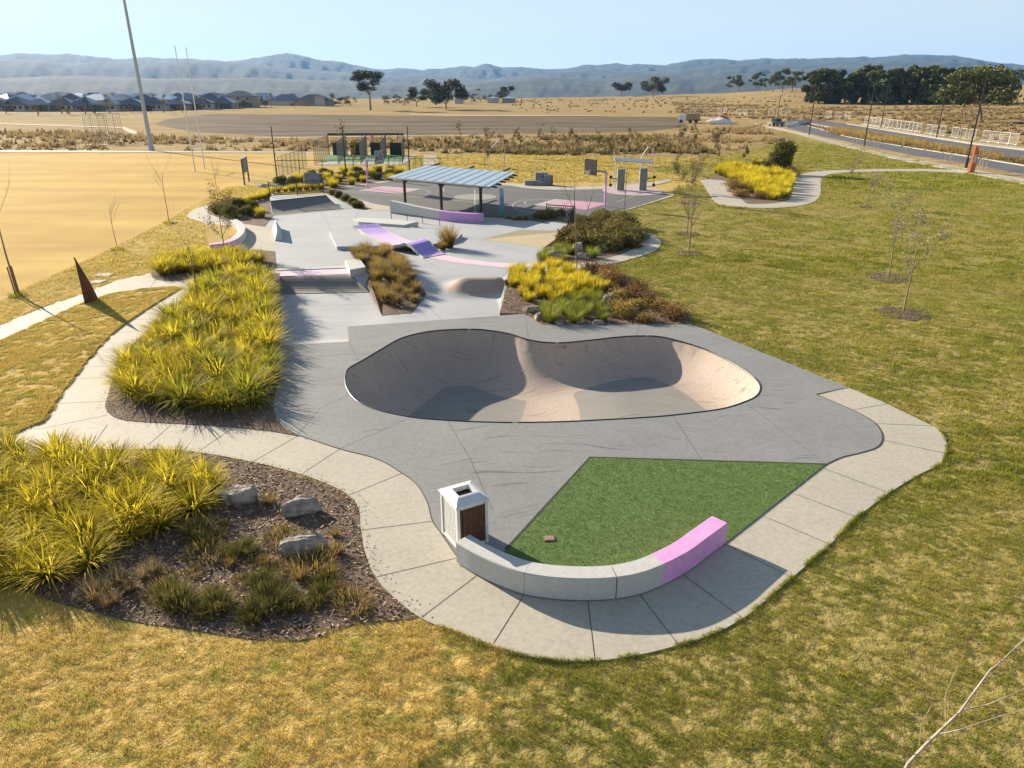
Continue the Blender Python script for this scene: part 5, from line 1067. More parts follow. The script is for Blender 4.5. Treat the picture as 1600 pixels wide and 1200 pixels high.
# cube seats
def cubes():
    base=at(846,289.5);root=thing('block_seat',(*base,.03),'stack of grey block seats with a magenta end on the far lawn edge','block seat')
    for x,y,wx_,wy_,z,h,m_ in [(-1.4,0,1.6,1.2,0,.6,'wall'),(-.1,-.2,1.2,1.0,0,.55,'wall'),(.9,.1,1.1,1.1,0,1.3,'wall'),(.0,.7,1.6,.8,0,1.5,'wall'),(.1,.2,1.0,.8,.55,.4,'wall')]:
        mb=MB();mb.box((x,y,z+h/2),(wx_,wy_,h));o=mb.build('block',M['grey'] if m_=='wall' else M[m_],root);bv=o.modifiers.new('b','BEVEL');bv.width=.03
    mb=MB();mb.box((1.4,-.1,.65),(.12,1.3,1.32));mb.build('painted_end',P('magenta_paint',(.4,.07,.3),rough=.6),root)
    root.scale=(.85,.85,.85)
    mb=MB();mb.box((-.55,-.62,.3),(.12,.15,.6));mb.build('painted_joint',P('magenta_paint',(.4,.07,.3),rough=.6),root)
cubes()
# fitness station
fs_=thing('fitness_station',(*at(985,297.5),.06),'white framed outdoor gym station with small roof on the pink circle','fitness station')
def fb(nm,fn,mat): mb=MB();fn(mb);return mb.build(nm,mat,fs_)
for x,y in((-1.6,.4),(1.6,.4),(-.8,-.3),(1.1,-.3)): fb('post',lambda mb:mb.tube([(x,y,0),(x,y,2.9 if y>0 else 2.7)],.05,6),M['white'])
fb('roof',lambda mb:mb.box((.1,.1,2.95),(3.9,1.3,.07),0,0,.18,.06),M['galv'])
for x,y,h in((-1.1,-.2,2.1),(1.2,-.3,2.2)): fb('weight_tower',lambda mb:mb.box((x,y,h/2),(.75,.4,h)),M['grey'])
for x in(-2.2,2.3): fb('arm_bar',lambda mb:(mb.tube([(x*.5,-.3,1.1),(x,-.5,1.25),(x,-.5,.55)],.045,6)),M['steel'])
for x in(-2.2,2.3):
    for z in(1.35,.55): fb('weight_disc',lambda mb:mb.tube([(x,-.6,z),(x,-.42,z)],.17,10),M['black'])
fb('seat',lambda mb:mb.box((-.2,-.5,.8),(1.1,.4,.08)),M['white'])
for z in(1.9,2.3): fb('pull_bar',lambda mb:mb.tube([(1.6,.4,z),(2.1,.2,z)],.03,5),M['orange'])
# ---- arch poles on the far lawn
for i,(l,r_,t_,lab) in enumerate([((765,262),(789,257),(781,234),'thin white and pink arch on the far lawn behind the shelter'),((1000,277),(1018,268),(1011,242),'thin pink arch on the far lawn right of the gym station')]):
    a=Vector((*at(*l),0));b=Vector((*at(*r_),0));rt=thing('lawn_arch',(a.x,a.y,0),lab,'arch');b=b-a
    H_=3.1;mb=MB();mb.tube([(0,0,0),(0,0,H_*.72),(b.x*.1,b.y*.1,H_*.82),(b.x*.55,b.y*.55,H_*1.05)],.07,6);mb.build('white_leg',M['white'],rt)
    mb=MB();mb.tube([(b.x*.55,b.y*.55,H_*1.05),(b.x*.85,b.y*.85,H_*.95),(b.x,b.y,H_*.85),(b.x,b.y,0)],.07,6);mb.build('pink_leg',M['pink'],rt)
# ---- cricket nets
cn=thing('cricket_nets',(0,0,0),'four caged cricket practice nets with green mats and black back screens','cricket nets')
nx0,ny0=at(497,256);nx1,_=at(632,256);ym_=at(560,243)[1];yb=at(560,247.5)[1];yfar=at(560,246)[1]+8
base_y=at(560,258)[1];back_y=at(560,243)[1]
xs_=[at(492,258)[0],at(531,257)[0],at(566,257)[0],at(600,256)[0],at(632,256)[0]]
mb=MB();mb.prism([(xs_[0],base_y),(xs_[-1],base_y),(xs_[-1],back_y),(xs_[0]+2.5,back_y)],0,.06);mb.build('slab',M['path'],cn)
bx0=at(517,243)[0];bxs=[at(515,243)[0],at(543,243)[0],at(574,243)[0],at(604,243)[0],at(632,243)[0]]
midy=at(560,253)[1]
for i in range(4):
    f=(midy-base_y)/(back_y-base_y)
    a=xs_[i]+(bxs[i]-xs_[i])*f;b=xs_[i+1]+(bxs[i+1]-xs_[i+1])*f
    mb=MB();mb.prism([(a,midy),(b-.3,midy),(bxs[i+1]-.3,back_y),(bxs[i],back_y)],.061,.08);mb.build('green_mat',M['green'],cn)
    mb=MB();mb.box(((bxs[i]+bxs[i+1])/2+.2,back_y,1.0),(bxs[i+1]-bxs[i]-.8,.08,2.0));mb.build('back_screen',M['black'],cn)
def meshpanel(root,a,b,h,sp=.45,r_=.018,nm='net_panel',mat=None,z0=0):
    a=Vector((*a,z0));b=Vector((*b,z0));L_=(b-a).length;mb=MB();n=max(1,int(L_/sp))
    for i in range(n+1): p=a.lerp(b,i/n);mb.tube([p,p+Vector((0,0,h))],r_*(1.6 if i%4==0 else .7),3,cap=False)
    m_=int(h/sp)
    for j in range(m_+1): z=Vector((0,0,h*j/m_));mb.tube([a+z,b+z],r_*(1.6 if j in(0,m_) else .7),3,cap=False)
    return mb.build(nm,mat or M['net'],root)
for i in range(5): meshpanel(cn,(xs_[i],base_y),(bxs[i],back_y),3.2,.5,.022)
mb=MB();mb.box(((bxs[0]+bxs[-1])/2,back_y,3.3),(bxs[-1]-bxs[0],.5,.35));mb.build('roof_beam',M['timber'],cn)
for x in bxs+[bxs[0]+5.5,bxs[2]+2.5,bxs[3]+2]: mb=MB();mb.tube([(x,back_y,0),(x,back_y,3.3)],.05,5);mb.build('post',M['black'],cn)
# ---- tall netting fence poles
tall=[(433,278,431,197),(541,276,536,197),(640,268,636.5,197)]
for i,(x,y,xt,yt) in enumerate(tall):
    p=at(x,y);H_=hgt(xt,yt,p[1]);rt=thing('net_pole',(*p,0),['tall thin black net pole at the left end by the oval','tall thin black net pole in the middle in front of the cricket nets','tall thin black net pole at the right end of the cricket nets'][i],'net pole')
    mb=MB();mb.tube([(0,0,0),(0,0,H_)],[.09,.06],7);mb.build('pole',M['black'],rt);mb=MB();mb.box((0,0,.03),(.35,.35,.06));mb.build('base_plate',M['black'],rt)
lf=thing('mesh_fence',(*at(433,277),0),'long low black framed mesh fence between the tall net poles','fence')
ox,oy=at(433,277)
pts_=[at(433,277),at(472,284) if False else at(541,276),at(640,268)]
rel=lambda p:(p[0]-ox,p[1]-oy)
for a,b in zip(pts_[:-1],pts_[1:]):
    a=Vector(rel(a));b=Vector(rel(b));n=max(1,int((b-a).length/2.6))
    for i in range(n): p,q_=a.lerp(b,i/n),a.lerp(b,(i+1)/n);mb=MB();mb.tube([(p.x,p.y,1.95),(q_.x,q_.y,1.95)],.035,4);mb.build('top_rail',M['black'],lf)
    for i in range(n+1): p=a.lerp(b,i/n);mb=MB();mb.tube([(p.x,p.y,0),(p.x,p.y,1.95)],.04,5);mb.build('post',M['black'],lf)
sf=thing('mesh_fence',(*at(435,277),0),'slanting grey mesh fence running back from the left net pole','fence');a=at(437,277.5);b=at(480,259.5);ox,oy=at(435,277)
for i in range(7):
    p=(a[0]+(b[0]-a[0])*i/7-ox,a[1]+(b[1]-a[1])*i/7-oy);q_=(a[0]+(b[0]-a[0])*(i+1)/7-ox,a[1]+(b[1]-a[1])*(i+1)/7-oy);meshpanel(sf,p,q_,2.4,.4,.02,'mesh_panel')
# ---- notice board near the oval
nb=thing('notice_board',(*at(385,290),0),'two legged dark notice board on the golden grass by the oval','notice board')
a=Vector((*at(382.5,289),0))-nb.location;b=Vector((*at(389.5,284),0))-nb.location
for p in(a,b): mb=MB();mb.box((p.x,p.y,1.35),(.13,.13,2.7));mb.build('leg',M['timber'],nb)
ab=(a+b)/2;L_=(b-a).length;rz_=math.atan2((b-a).y,(b-a).x);mb=MB();mb.box((ab.x,ab.y,1.95),(L_*.95,.08,1.5),rz_);mb.build('panel',M['grey'],nb)
mb=MB();mb.box((ab.x,ab.y,2.78),(L_+.3,.25,.08),rz_);mb.build('cap',M['galv'],nb)
gb=at(401,289.5)
tag(sheet('concrete_pad',smo([(402,288,S),(432,288.5,S),(438,291,S),(428,293,S),(402,291,S)]),.03,P('blue_grey_slab',(.2,.22,.23),rough=.6)),kind='structure')  # small slab in a darker blue-grey tone
for px,lab in(((161,430.5),'larger pale flush pit lid in the golden grass behind the rusted blade'),((153,441),'smaller pale flush pit lid beside the path and rusted blade')):
    mb=MB();mb.box((0,0,.02),(.95 if px[0]>155 else .6,.7,.04));mb.box((0,0,.045),(.7 if px[0]>155 else .42,.5,.012));o=mb.build('pit_lid',M['path']);o.location=(*at(*px),0);tag(o,lab,'pit lid')
# board and bins behind the quarter pipe
ib=thing('information_board',(*at(489,297),0),'blue grey board on legs behind the quarter pipe railing','sign')
mb=MB();mb.box((0,0,1.2),(1.6,.08,1.1),-.1);mb.build('panel',P('blue_grey_panel',(.1,.14,.17),(.2,.25,.27),3,.5),ib)
for s_ in(-.8,.8): mb=MB();mb.box((s_*.9,.0,.4),(.08,.08,.8));mb.build('leg',M['black'],ib)
for px,m_,lab in(((493.5,287),'yellow','yellow lidded wheelie bin behind the quarter pipe'),((501,287),'rust','dark red lidded wheelie bin behind the quarter pipe')):
    wb=thing('wheelie_bin',(*at(*px),0),lab,'wheelie bin');mb=MB();mb.prism([(-.24,-.28),(.24,-.28),(.24,.28),(-.24,.28)],.08,1.0);mb.build('body',M['grey'],wb);mb=MB();mb.box((0,0,1.05),(.6,.7,.1),0,0,.08);mb.build('lid',M[m_] if m_=='yellow' else P('red_lid',(.25,.03,.02),rough=.5),wb)
    for s_ in(-.26,.26): mb=MB();mb.tube([(s_-.03,.25,.1),(s_+.03,.25,.1)],.1,10);mb.build('wheel',M['black'],wb)
# ---- rusted blade sculpture
sc_=thing('rusted_blade_sculpture',(*at(143,474),.0),'tall rusted steel blade tapering to a rounded tip on the lawn between two paths','sculpture')
a=Vector((*at(133,477.5),0))-sc_.location;b=Vector((*at(154,468.5),0))-sc_.location;a.z=b.z=0
tip=2.3;mb=MB();n=14;vs=[]
dirn=(b-a).normalized();nrm=Vector((-dirn.y,dirn.x,0))*.11
for i in range(n+1):
    f=i/n;z=tip*f;x0=a+dirn*(.02*f);wid_=(b-a).length*(1-f**1.25)*.96+.03
    if f>.96: wid_*=.6
    c1_=x0+dirn*0.0;c2_=x0+dirn*wid_
    th1=1-.6*f
    for p in(c1_-nrm*.0,c1_.lerp(c2_,.5)-nrm*th1,c2_,c1_.lerp(c2_,.5)+nrm*th1): vs.append(Vector((p.x,p.y,z+.03)))
fs=[(4*i+k,4*i+(k+1)%4,4*i+4+(k+1)%4,4*i+4+k) for i in range(n) for k in range(4)]+[(3,2,1,0),(4*n,4*n+1,4*n+2,4*n+3)];mb.add(vs,fs);mb.build('blade',M['rust'],sc_)
mb=MB();mb.box(((a+b)/2).to_tuple()[:2]+(.02,),((b-a).length+.1,.3,.04),math.atan2(dirn.y,dirn.x)) if False else mb.box((((a+b)/2).x,((a+b)/2).y,.02),((b-a).length+.1,.3,.04),math.atan2(dirn.y,dirn.x));mb.build('base_plate',M['rust'],sc_)
# ---- orange totem sign
ot=thing('orange_totem',(*at(1517,270),0),'leaning tall orange totem sign with a pale panel at the path junction','totem sign',rz=.5)
mb=MB();mb.prism([(-.55,-.14),(.45,-.14),(.45,.14),(-.55,.14)],0,3.0);mb.v=[(v[0]*(1-.22*(v[2]>1)),v[1],v[2]+(.35 if (v[2]>1 and v[0]<0) else 0)) for v in mb.v];mb.build('panel',M['orange'],ot)
mb=MB();mb.box((-.06,-.15,1.75),(.62,.02,.95));mb.build('pale_plate',P('pale_plate',(.5,.52,.42),rough=.6),ot)
mb=MB();mb.box((.44,0,1.35),(.05,.3,2.7));mb.build('dark_edge',P('dark_red_edge',(.1,.015,.01),rough=.6),ot)
# ---- poles on the oval
fl=thing('floodlight_pole',(*at(237,235.5),0),'tall galvanised floodlight pole at the far edge of the oval','floodlight pole')
mb=MB();mb.tube([(0,0,0),(0,0,.9)],.5,12);mb.build('pole_base',M['galv'],fl);mb=MB();mb.tube([(0,0,.9),(0,0,14),(0,0,30)],[.36,.27,.17],12);mb.build('pole',M['galv'],fl)
gpz=thing('rugby_goal',(0,0,0),'tall white rugby goal posts with a low crossbar on the oval','rugby posts')
g0=Vector((*at(305,268),0));g1=Vector((*at(320,263.5),0))
for p in(g0,g1): mb=MB();mb.tube([p,p+Vector((0,0,14.8))],[.09,.05],7);mb.build('upright',M['white'],gpz)
mb=MB();mb.tube([g0+Vector((0,0,3.0)),g1+Vector((0,0,3.0))],.06,6);mb.build('crossbar',M['white'],gpz)
tc=thing('throwing_cage',(*far(155,226)[:2],0),'pair of tall white netting screens beyond the oval','throwing cage')
c0=far(155,226)
for (xa_,xb_,yy_) in((138,150,225),(162,176,224)):
    a=far(xa_,yy_);b=far(xb_,yy_);n=3
    for i in range(n):
        p=(a[0]+(b[0]-a[0])*i/n-c0[0],a[1]+(b[1]-a[1])*i/n-c0[1]+1.6*i);q_=(a[0]+(b[0]-a[0])*(i+1)/n-c0[0],a[1]+(b[1]-a[1])*(i+1)/n-c0[1]+1.6*(i+1));meshpanel(tc,p,q_,5.6,.42,.028,'net_screen',M['galv'])
mb=MB();mb.box((0,-.5,.05),(4.2,2.,.1));mb.build('slab',M['white'],tc)
# ================================================================ TREES
def branch(segs,p,d,L,r,lev,rg,spread=.6,kids=4,up=.25,jit=.12):
    pts=[p.copy()];n=4
    for i in range(n):
        d=(d+Vector(rg.normal(0,jit,3))+Vector((0,0,up*.2))).normalized();p=p+d*L/n;pts.append(p.copy())
    segs.append((pts,[r*(1-.62*i/n) for i in range(n+1)],lev))
    if lev>0:
        for k in range(kids):
            f=rg.uniform(.25,1);i=min(int(f*n),n-1);q_=pts[i].lerp(pts[i+1],f*n-i);a=rg.uniform(0,6.28)
            s_=Vector((math.cos(a),math.sin(a),0));nd=(d*(1-spread*.4)+s_*spread).normalized();branch(segs,q_,nd,L*rg.uniform(.35,.62),r*(1-.62*f)*.6,lev-1,rg,spread,kids,up,jit)
def treeobj(root,segs,mt,mtw=None,n=5):
    mb=MB()
    for pts,rad,lev in segs[:1]: mb.tube(pts,rad,n+2)
    mb.build('trunk',mt,root)
    if len(segs)>1:
        mb=MB()
        for pts,rad,lev in segs[1:]: mb.tube(pts,[max(x,.003) for x in rad],n,cap=False)
        mb.build('branches',mtw or mt,root)
def sapling(loc,h,label,seed,leafmat=None,nl=0,ls=.05,thin=1.0,grp=None,kids=4,lean=(0,0)):
    rg=np.random.default_rng(seed);rt=thing('young_tree',(loc[0],loc[1],float(loc[2]) if len(loc)>2 else 0),label,'young tree',grp);segs=[]
    branch(segs,Vector((0,0,0)),Vector((lean[0],lean[1],1)).normalized(),h*.95,.035*thin*h/3,2,rg,.55,kids,.5,.03)
    # keep branches above the lower third
    segs=[segs[0]]+[s_ for s_ in segs[1:] if s_[0][0].z>h*.22]
    treeobj(rt,segs,M['bark'],M['bark'],4)
    if nl:
        ends=[s_[0][-1] for s_ in segs[1:] if s_[2]<=1]+[s_[0][2] for s_ in segs[1:]]
        leaves(nl,[tuple(e) for e in ends],[h*.085]*len(ends),ls,'foliage',leafmat,seed,parent=rt,shell=.2)
    return rt
def ring(x,y,r_,m='mulch'):
    c=at(x,y);rg=np.random.default_rng(int(x));o=sheet('mulch_patch',[(c[0]+r_*(1+rg.uniform(-.15,.15))*math.cos(t),c[1]+r_*(1+rg.uniform(-.15,.15))*math.sin(t)) for t in np.linspace(0,6.283,19)[:-1]],.02,M[m]);
    tuf=tag(chips([(v.co.x,v.co.y) for v in o.data.vertices],500,'bark_chips',.025,.09),'bark chips round a young tree','bark chips');return c
bare=[(28,461,4.4,0,'bare young tree with two stakes on the left lawn'),(184,389,2.9,0,'bare thin young tree with a dark grass ring on the left lawn'),(264,348,4.0,0,'bare thin young tree on the lawn by the oval, second from the left'),(341,313,3.6,0,'bare thin young tree beside the far left bed'),(433,281,3.2,0,'bare stick of a young tree near the notice board')]
for i,(x,y,h,_,lab) in enumerate(bare): sapling((*at(x,y),0),h,lab,100+i,kids=4,thin=1.1 if i==0 else .7)
for px,lab in(((25,463),'left hand timber stake beside the bare tree'),((31,461),'right hand timber stake leaning against the bare tree')):
    mb=MB();mb.tube([(0,0,0),(-.05,0,1.5)],.035,5);o=mb.build('tree_stake',M['stake']);o.location=(*at(*px),0);tag(o,lab,'stake')
tufts=[bladeobj('grass_ring',M['lomg'],n=260,L=.28,spread=.95,wid=.016,droop=.6,base_r=.42,seed=s) for s in(61,)]
for px,lab in(((184,391),'dark grass ring at the foot of the thin bare tree'),((28,463),'dark grass ring at the foot of the staked bare tree'),((264,349),'dark grass ring at the foot of the second bare tree'),((157,468),'grass tuft at the foot of the rusted blade')):
    c=tufts[0].copy();col.objects.link(c);c.location=(*at(*px),.0);s_=1 if px[0]!=157 else .5;c.scale=(s_,s_,s_);tag(c,lab,'grass tuft')
drop(tufts)
sapling((*at(352,397),0),3.2,'leafy young conifer in front of the crescent seat wall',120,M['olive'],1500,.045,kids=6)
sapling((*at(312,478),0),3.0,'bare branching young tree growing out of the strappy plants',121,kids=5,thin=.9)
for i,(x,y,h,r_,lab,nl) in enumerate([(1411,490,3.4,1.1,'grey leaved young tree nearest the camera on the right lawn',300),(1388,434,3.6,1.2,'grey leaved young tree just behind the nearest one on the right lawn',260),(1076,396,4.4,.8,'bare young tree in a mulch ring right of the loop path',0),(1074,366,3.4,.8,'thin young tree behind the bare one right of the loop path',60),(1077,318,3.6,1.0,'leafy grey brown young tree at the tip of the court',1600),(1355,324,2.8,.7,'small grey leaved tree far up the right lawn',260),(1330,288,2.2,.6,'small grey leaved tree beside the upper path bend',260),(976,334,4.0,.9,'bare young tree at the court corner',0),(901,420,4.6,.0,'slender bare tree beside the loop path and yellow bed',0),(1060,300,2.6,.8,'low bushy tree at the court tip',1300)]):
    if r_: ring(x,y,r_)
    sapling((*at(x,y),0),h,lab,130+i,M['silver'] if nl<1000 else M['scrub'],int(nl*2.2) if nl<1000 else nl,.05,kids=4 if nl<1000 else 5)
# small trees on the far lawn
rg=np.random.default_rng(5)
for i,(x,y,h) in enumerate([(722,255,3.6),(757,262,3.2),(762,248,4.2),(800,246,3.6),(810,247,2.6),(838,246,3.4),(856,248,2.8),(887,246,3),(902,257,3),(930,248,3.4),(956,250,3),(975,249,3),(990,247,3.4),(1030,252,2.6),(1058,251,3.4),(1080,247,3),(1120,262,3.4),(1117,246,3),(1162,255,1.7),(700,252,3),(852,296,0),(553,275,4.4)]):
    if h==0: continue
    sapling((*at(x,y),0),h,'small scrubby young tree at the far edge of the lawn' if i<21 else 'thin leafy young tree in front of the cricket nets',200+i,M['scrub'] if i%3 else M['olive'],200,.13,kids=3,grp='young trees along the far lawn edge' if i<21 else None)
# near bare tree, bottom right
def neartree():
    rg=np.random.default_rng(3)
    def pt(x,y,Y):            # a point at photo position (x,y) on depth plane Y
        d=ray(x,y);t=Y/d[1];return Vector((d[0]*t,Y,CH+d[2]*t))
    Y0=5.2;top=pt(1420,1192,Y0);base=Vector((top.x-.75,Y0-.4,0));
    rt=thing('bare_tree',tuple(base),'pale bare tree with reddish twig tips rising into the bottom right corner','tree')
    R_=lambda p:p-base
    main=[base,base.lerp(top,.5)+Vector((-.12,0,0)),top]+[pt(*a,Y0+b) for a,b in[((1445,1165),.03),((1500,1112),.08),((1548,1046),.14),((1562,1036),.16),((1608,990),.2)]]
    mb=MB();mb.tube([R_(p) for p in main],[.05,.032,.017,.015,.012,.008,.006,.003],8);mb.build('trunk',M['palebark'],rt)
    tw=[([(1462,1148),(1500,1140),(1560,1120),(1602,1108)],.009,0),([(1502,1110),(1540,1102),(1570,1090),(1610,1072)],.011,0),([(1424,1190),(1410,1170),(1405,1145)],.006,0),([(1420,1180),(1408,1140),(1404,1070),(1405,1055)],.006,1),([(1437,1165),(1440,1130),(1455,1103)],.006,0),([(1462,1140),(1455,1105),(1449,1060)],.004,1),([(1478,1128),(1478,1085),(1496,1040)],.007,0),([(1496,1040),(1508,1010),(1515,982)],.004,1),([(1548,1046),(1560,1020),(1580,965)],.005,1),([(1562,1036),(1570,1000),(1585,960)],.004,1),([(1530,1068),(1560,1045),(1602,1015)],.004,1),([(1556,1040),(1590,1010),(1605,996)],.006,0),([(1500,1112),(1470,1128),(1480,1090),(1500,1075)],.003,1),([(1450,1105),(1452,1080),(1444,1020)],.003,1),([(1456,1104),(1462,1070),(1462,1045)],.003,1),([(1500,1130),(1520,1134),(1560,1132)],.003,1),([(1498,1035),(1500,1010),(1499,975)],.003,1),([(1585,1045),(1592,1060),(1602,1050)],.003,1)]
    a=MB();b=MB()
    for pts,r_,k_ in tw:
        P_=[R_(pt(x,y,Y0+.08+rg.normal(0,.02)+(x-1420)*.0008)) for x,y in pts];(b if k_ else a).tube(P_,[r_*.75,r_*.6,r_*.45,r_*.3][:len(P_)],5)
    a.build('branches',M['palebark'],rt);b.build('twigs',M['redtwig'],rt)
neartree()
# ---- far eucalypts and pines
def eucalypt(loc,h,wdt,label,seed,mat='gum',blobs=14,n=2600,low=.35,grp=None,ls=None,name='gum_tree',cat='tree',flat=.6,forks=5,lean=0):
    rg=np.random.default_rng(seed);rt=thing(name,loc,label,cat,grp);mb=MB();c=[];ra=[]
    mb.tube([(0,0,-.3),(lean*.3,0,h*.25),(lean*.6,0,h*low)],[h*.035,h*.026,h*.02],8);mb.build('trunk',M['bark'],rt);mb=MB()
    for i in range(blobs):
        a=rg.uniform(0,6.28);q_=wdt*.5*math.sqrt(rg.uniform(.05,1));zf_=rg.uniform(0,1);z=h*(low+.1+(.9-low)*zf_);sc2=1-.5*abs(zf_-.45)
        c.append((q_*math.cos(a)*sc2+lean,q_*math.sin(a)*sc2,z));ra.append(wdt*rg.uniform(.1,.2))
        if i<forks*2: e=Vector(c[-1]);s_=Vector((lean*.6,0,h*low*.97));mb.tube([s_,s_.lerp(e,.5)+Vector((0,0,-.05*h*rg.uniform(0,1))),e],[h*.014,h*.009,h*.004],5,cap=False)
    mb.build('branches',M['bark'],rt);leaves(n,c,ra,ls or wdt*.035,'crown',M[mat],seed,parent=rt,flat=flat,shell=.15,asp=1.6);return rt
def far_h(x,yb,yt):   # location and height of something standing at (x,yb) with its top at yt
    L_=far(x,yb);d=ray(x,yt);return L_,CH+d[2]*L_[1]/d[1]-L_[2]
for (x,yb,yt,wpx,low,lab,bl) in [(579,172,113,46,.42,'tall round headed gum tree standing alone beyond the dark field',16),(651,167,138,32,.25,'low dense gum tree left of the wide forked one',12),(697,171,129,60,.2,'wide forked gum tree in the middle distance',22),(790,158,136,26,.3,'rounded gum tree behind the pale sheds',10),(971,151,127,32,.35,'smaller of two lone gum trees on the crest',10),(1020,152,122,38,.3,'larger of two lone gum trees on the crest',12)]:
    L_,h=far_h(x,yb,yt);eucalypt(L_,h,wpx/CF*L_[1]*1.05,lab,int(x),blobs=bl,low=low)
for i,(x,yb,yt,wpx) in enumerate([(1140,142,120,16),(1155,142,119,20),(1181,142,115,22),(1196,143,122,14),(1222,143,107,34),(1237,144,112,26),(1208,143,117,18)]):
    L_,h=far_h(x,yb+1,yt);eucalypt(L_,h,wpx/CF*L_[1]*1.1,'dark pine among the loose row on the crest left of the big grove',300+i,'pine',12,2200,.3,grp='pines on the crest left of the grove')
pr=[]
for i in range(30):
    x=1262+i*9.4+rg.uniform(-4,4);yb=162.5-1.2*abs(i-18)/12+rg.uniform(-1.5,1.2);yt=np.interp(x,[1262,1285,1300,1320,1345,1365,1400,1440,1470,1500,1530,1550],[114,109,112,108,104,106,108,107,108,104,103,106])+abs(rg.normal(0,6))
    L_,h=far_h(x,yb,yt);eucalypt(L_,h,rg.uniform(24,36)/CF*L_[1]*1.1,'tall dark pine in the dense grove beyond the road, '+['at its left end','left of its middle','in its middle','right of its middle','at its right end'][i//6],320+i,'pine',17,3300,.0,ls=.8,grp='pines in the dense grove beyond the road',flat=.8)
L_,h=far_h(1533,190,112);eucalypt(L_,h*.98,22,'large spreading tree leaning in front of the pine grove beside the road',400,'pine',26,5200,.38,ls=.55,lean=-3.2)
L_,h=far_h(1581,137,111);eucalypt(L_,h,34/CF*L_[1],'small flat topped tree on the right hand hill',401,'gum',10,1600,.4)
for i in range(26):
    x=455+i*13.5+rg.uniform(-4,4)
    if x>800 or 560<x<590: continue
    yb=164+rg.uniform(-1,1.5) if x<640 else 159+rg.uniform(-1,1);L_,h=far_h(x,yb,yb-rg.uniform(10,19));eucalypt(L_,h,rg.uniform(14,24)/CF*L_[1],'small bushy tree in the distant row beyond the dark field',420+i,['gum','scrub','pine'][i%3],8,700,.1,grp='bushy trees in the distant row',name='bushy_tree')
for i,(x,yb,yt) in enumerate([(10,178,156),(60,181,148),(62,178,163),(97,178,147),(134,178,146),(110,180,170),(150,180,166),(172,177,147),(205,176,158),(256,176,146),(285,176,150),(316,172,149),(342,172,147),(382,168,155),(415,168,150),(424,167,146),(460,169,154),(480,168,155)]):
    L_,h=far_h(x,yb,yt);eucalypt(L_,h,rg.uniform(11,16)/CF*L_[1],'bushy street tree in front of the distant houses',450+i,'scrub' if i%2 else 'gum',8,800,.22,grp='street trees in front of the houses',name='street_tree')
# ---- houses
def house(loc,wd_,dp,hw,hr,rz,label,roofm,garage=1,two=False,seed=0,grp=None,simple=False,name='house'):
    rt=thing(name,loc,label,'house' if name=='house' else 'shed',grp,rz=rz);rg=np.random.default_rng(seed)
    mb=MB();mb.box((0,0,hw/2-.5),(wd_,dp,hw+1));wl2=mb.build('wall',M['brick'] if seed%2 else M['render'],rt)
    e=.55;mb=MB();rl=max(wd_-dp,0)/2
    x0,y0=wd_/2+e,dp/2+e;r1=(-rl,0,hw+hr) if rl>0 else (-.05,0,hw+hr);r2=(rl,0,hw+hr) if rl>0 else(.05,0,hw+hr)
    if wd_<dp: rl=(dp-wd_)/2;r1=(0,-rl,hw+hr);r2=(0,rl,hw+hr);fs=[(0,1,4),(1,2,5,4),(2,3,5),(3,0,4,5),(3,2,1,0)]
    else: fs=[(0,1,5,4),(1,2,5),(2,3,4,5),(3,0,4),(3,2,1,0)]
    mb.add([(-x0,-y0,hw),(x0,-y0,hw),(x0,y0,hw),(-x0,y0,hw),r1,r2],fs);rf=mb.build('roof',roofm,rt)
    mb=MB();
    for sx_ in(-1,1): mb.box((sx_*x0,0,hw-.1),(.1,2*y0,.22))
    for sy_ in(-1,1): mb.box((0,sy_*y0,hw-.1),(2*x0,.1,.22))
    mb.build('gutter',M['grey'],rf)
    if simple: return rt
    gx=wd_*(.25 if seed%2 else -.25);mb=MB();mb.box((gx,-dp/2-.03,1.15),(wd_*.36,.06,2.3));mb.build('garage_door',M['garage'],rt)
    for k_ in range(2):
        wx_=-gx*(.5+k_*.9);mb=MB();mb.box((wx_,-dp/2-.03,1.5),(1.5,.06,1.5));wf=mb.build('window',M['white'],rt);mb=MB();mb.box((wx_,-dp/2-.07,1.5),(1.3,.03,1.3));mb.build('pane',M['glass'],wf)
    mb=MB();mb.box((0,-dp/2-.03,1.1),(1,.06,2.2));mb.build('door',M['timber'],rt)
    if two:
        for k_ in(-.3,0,.3): mb=MB();mb.box((wd_*k_,-dp/2-.04,4.4),(1.7,.06,1.3));wf=mb.build('window',M['white'],rt);mb=MB();mb.box((wd_*k_,-dp/2-.08,4.4),(1.5,.03,1.1));mb.build('pane',M['glass'],wf)
    return rt
fr=[(-42,173.5,30),(-10,173.5,32),(20,174,34),(56,174,36),(93,174,36),(128,174,34),(163,174,34),(200,173.5,36),(236,173,34),(272,172,34),(310,171,34),(345,170,34)]
for i,(x,yb,wpx) in enumerate(fr):
    L_=far(x,yb);wd_=wpx/CF*L_[1]*.98;house((L_[0],L_[1]+5,L_[2]),wd_,11,2.7,2.6+(i%3)*.3,rg.uniform(-.1,.12)+.15,'single storey house with dark blue hip roof in the front row of the estate',M['navy'] if i%2 else M['navy2'],seed=i,grp='front row houses with dark hip roofs')
bkx=[(-30,166),(8,165),(38,166.5),(72,166),(108,165.5),(150,166),(186,165),(222,166),(255,164),(296,164),(325,163.5),(412,164.5),(448,165),(490,165.5),(235,160),(90,160),(30,160),(175,160),(290,160),(330,160)]+[(int(x_),y_) for x_,y_ in zip(range(-10,420,22),[162,161,163,161.5]*5)]
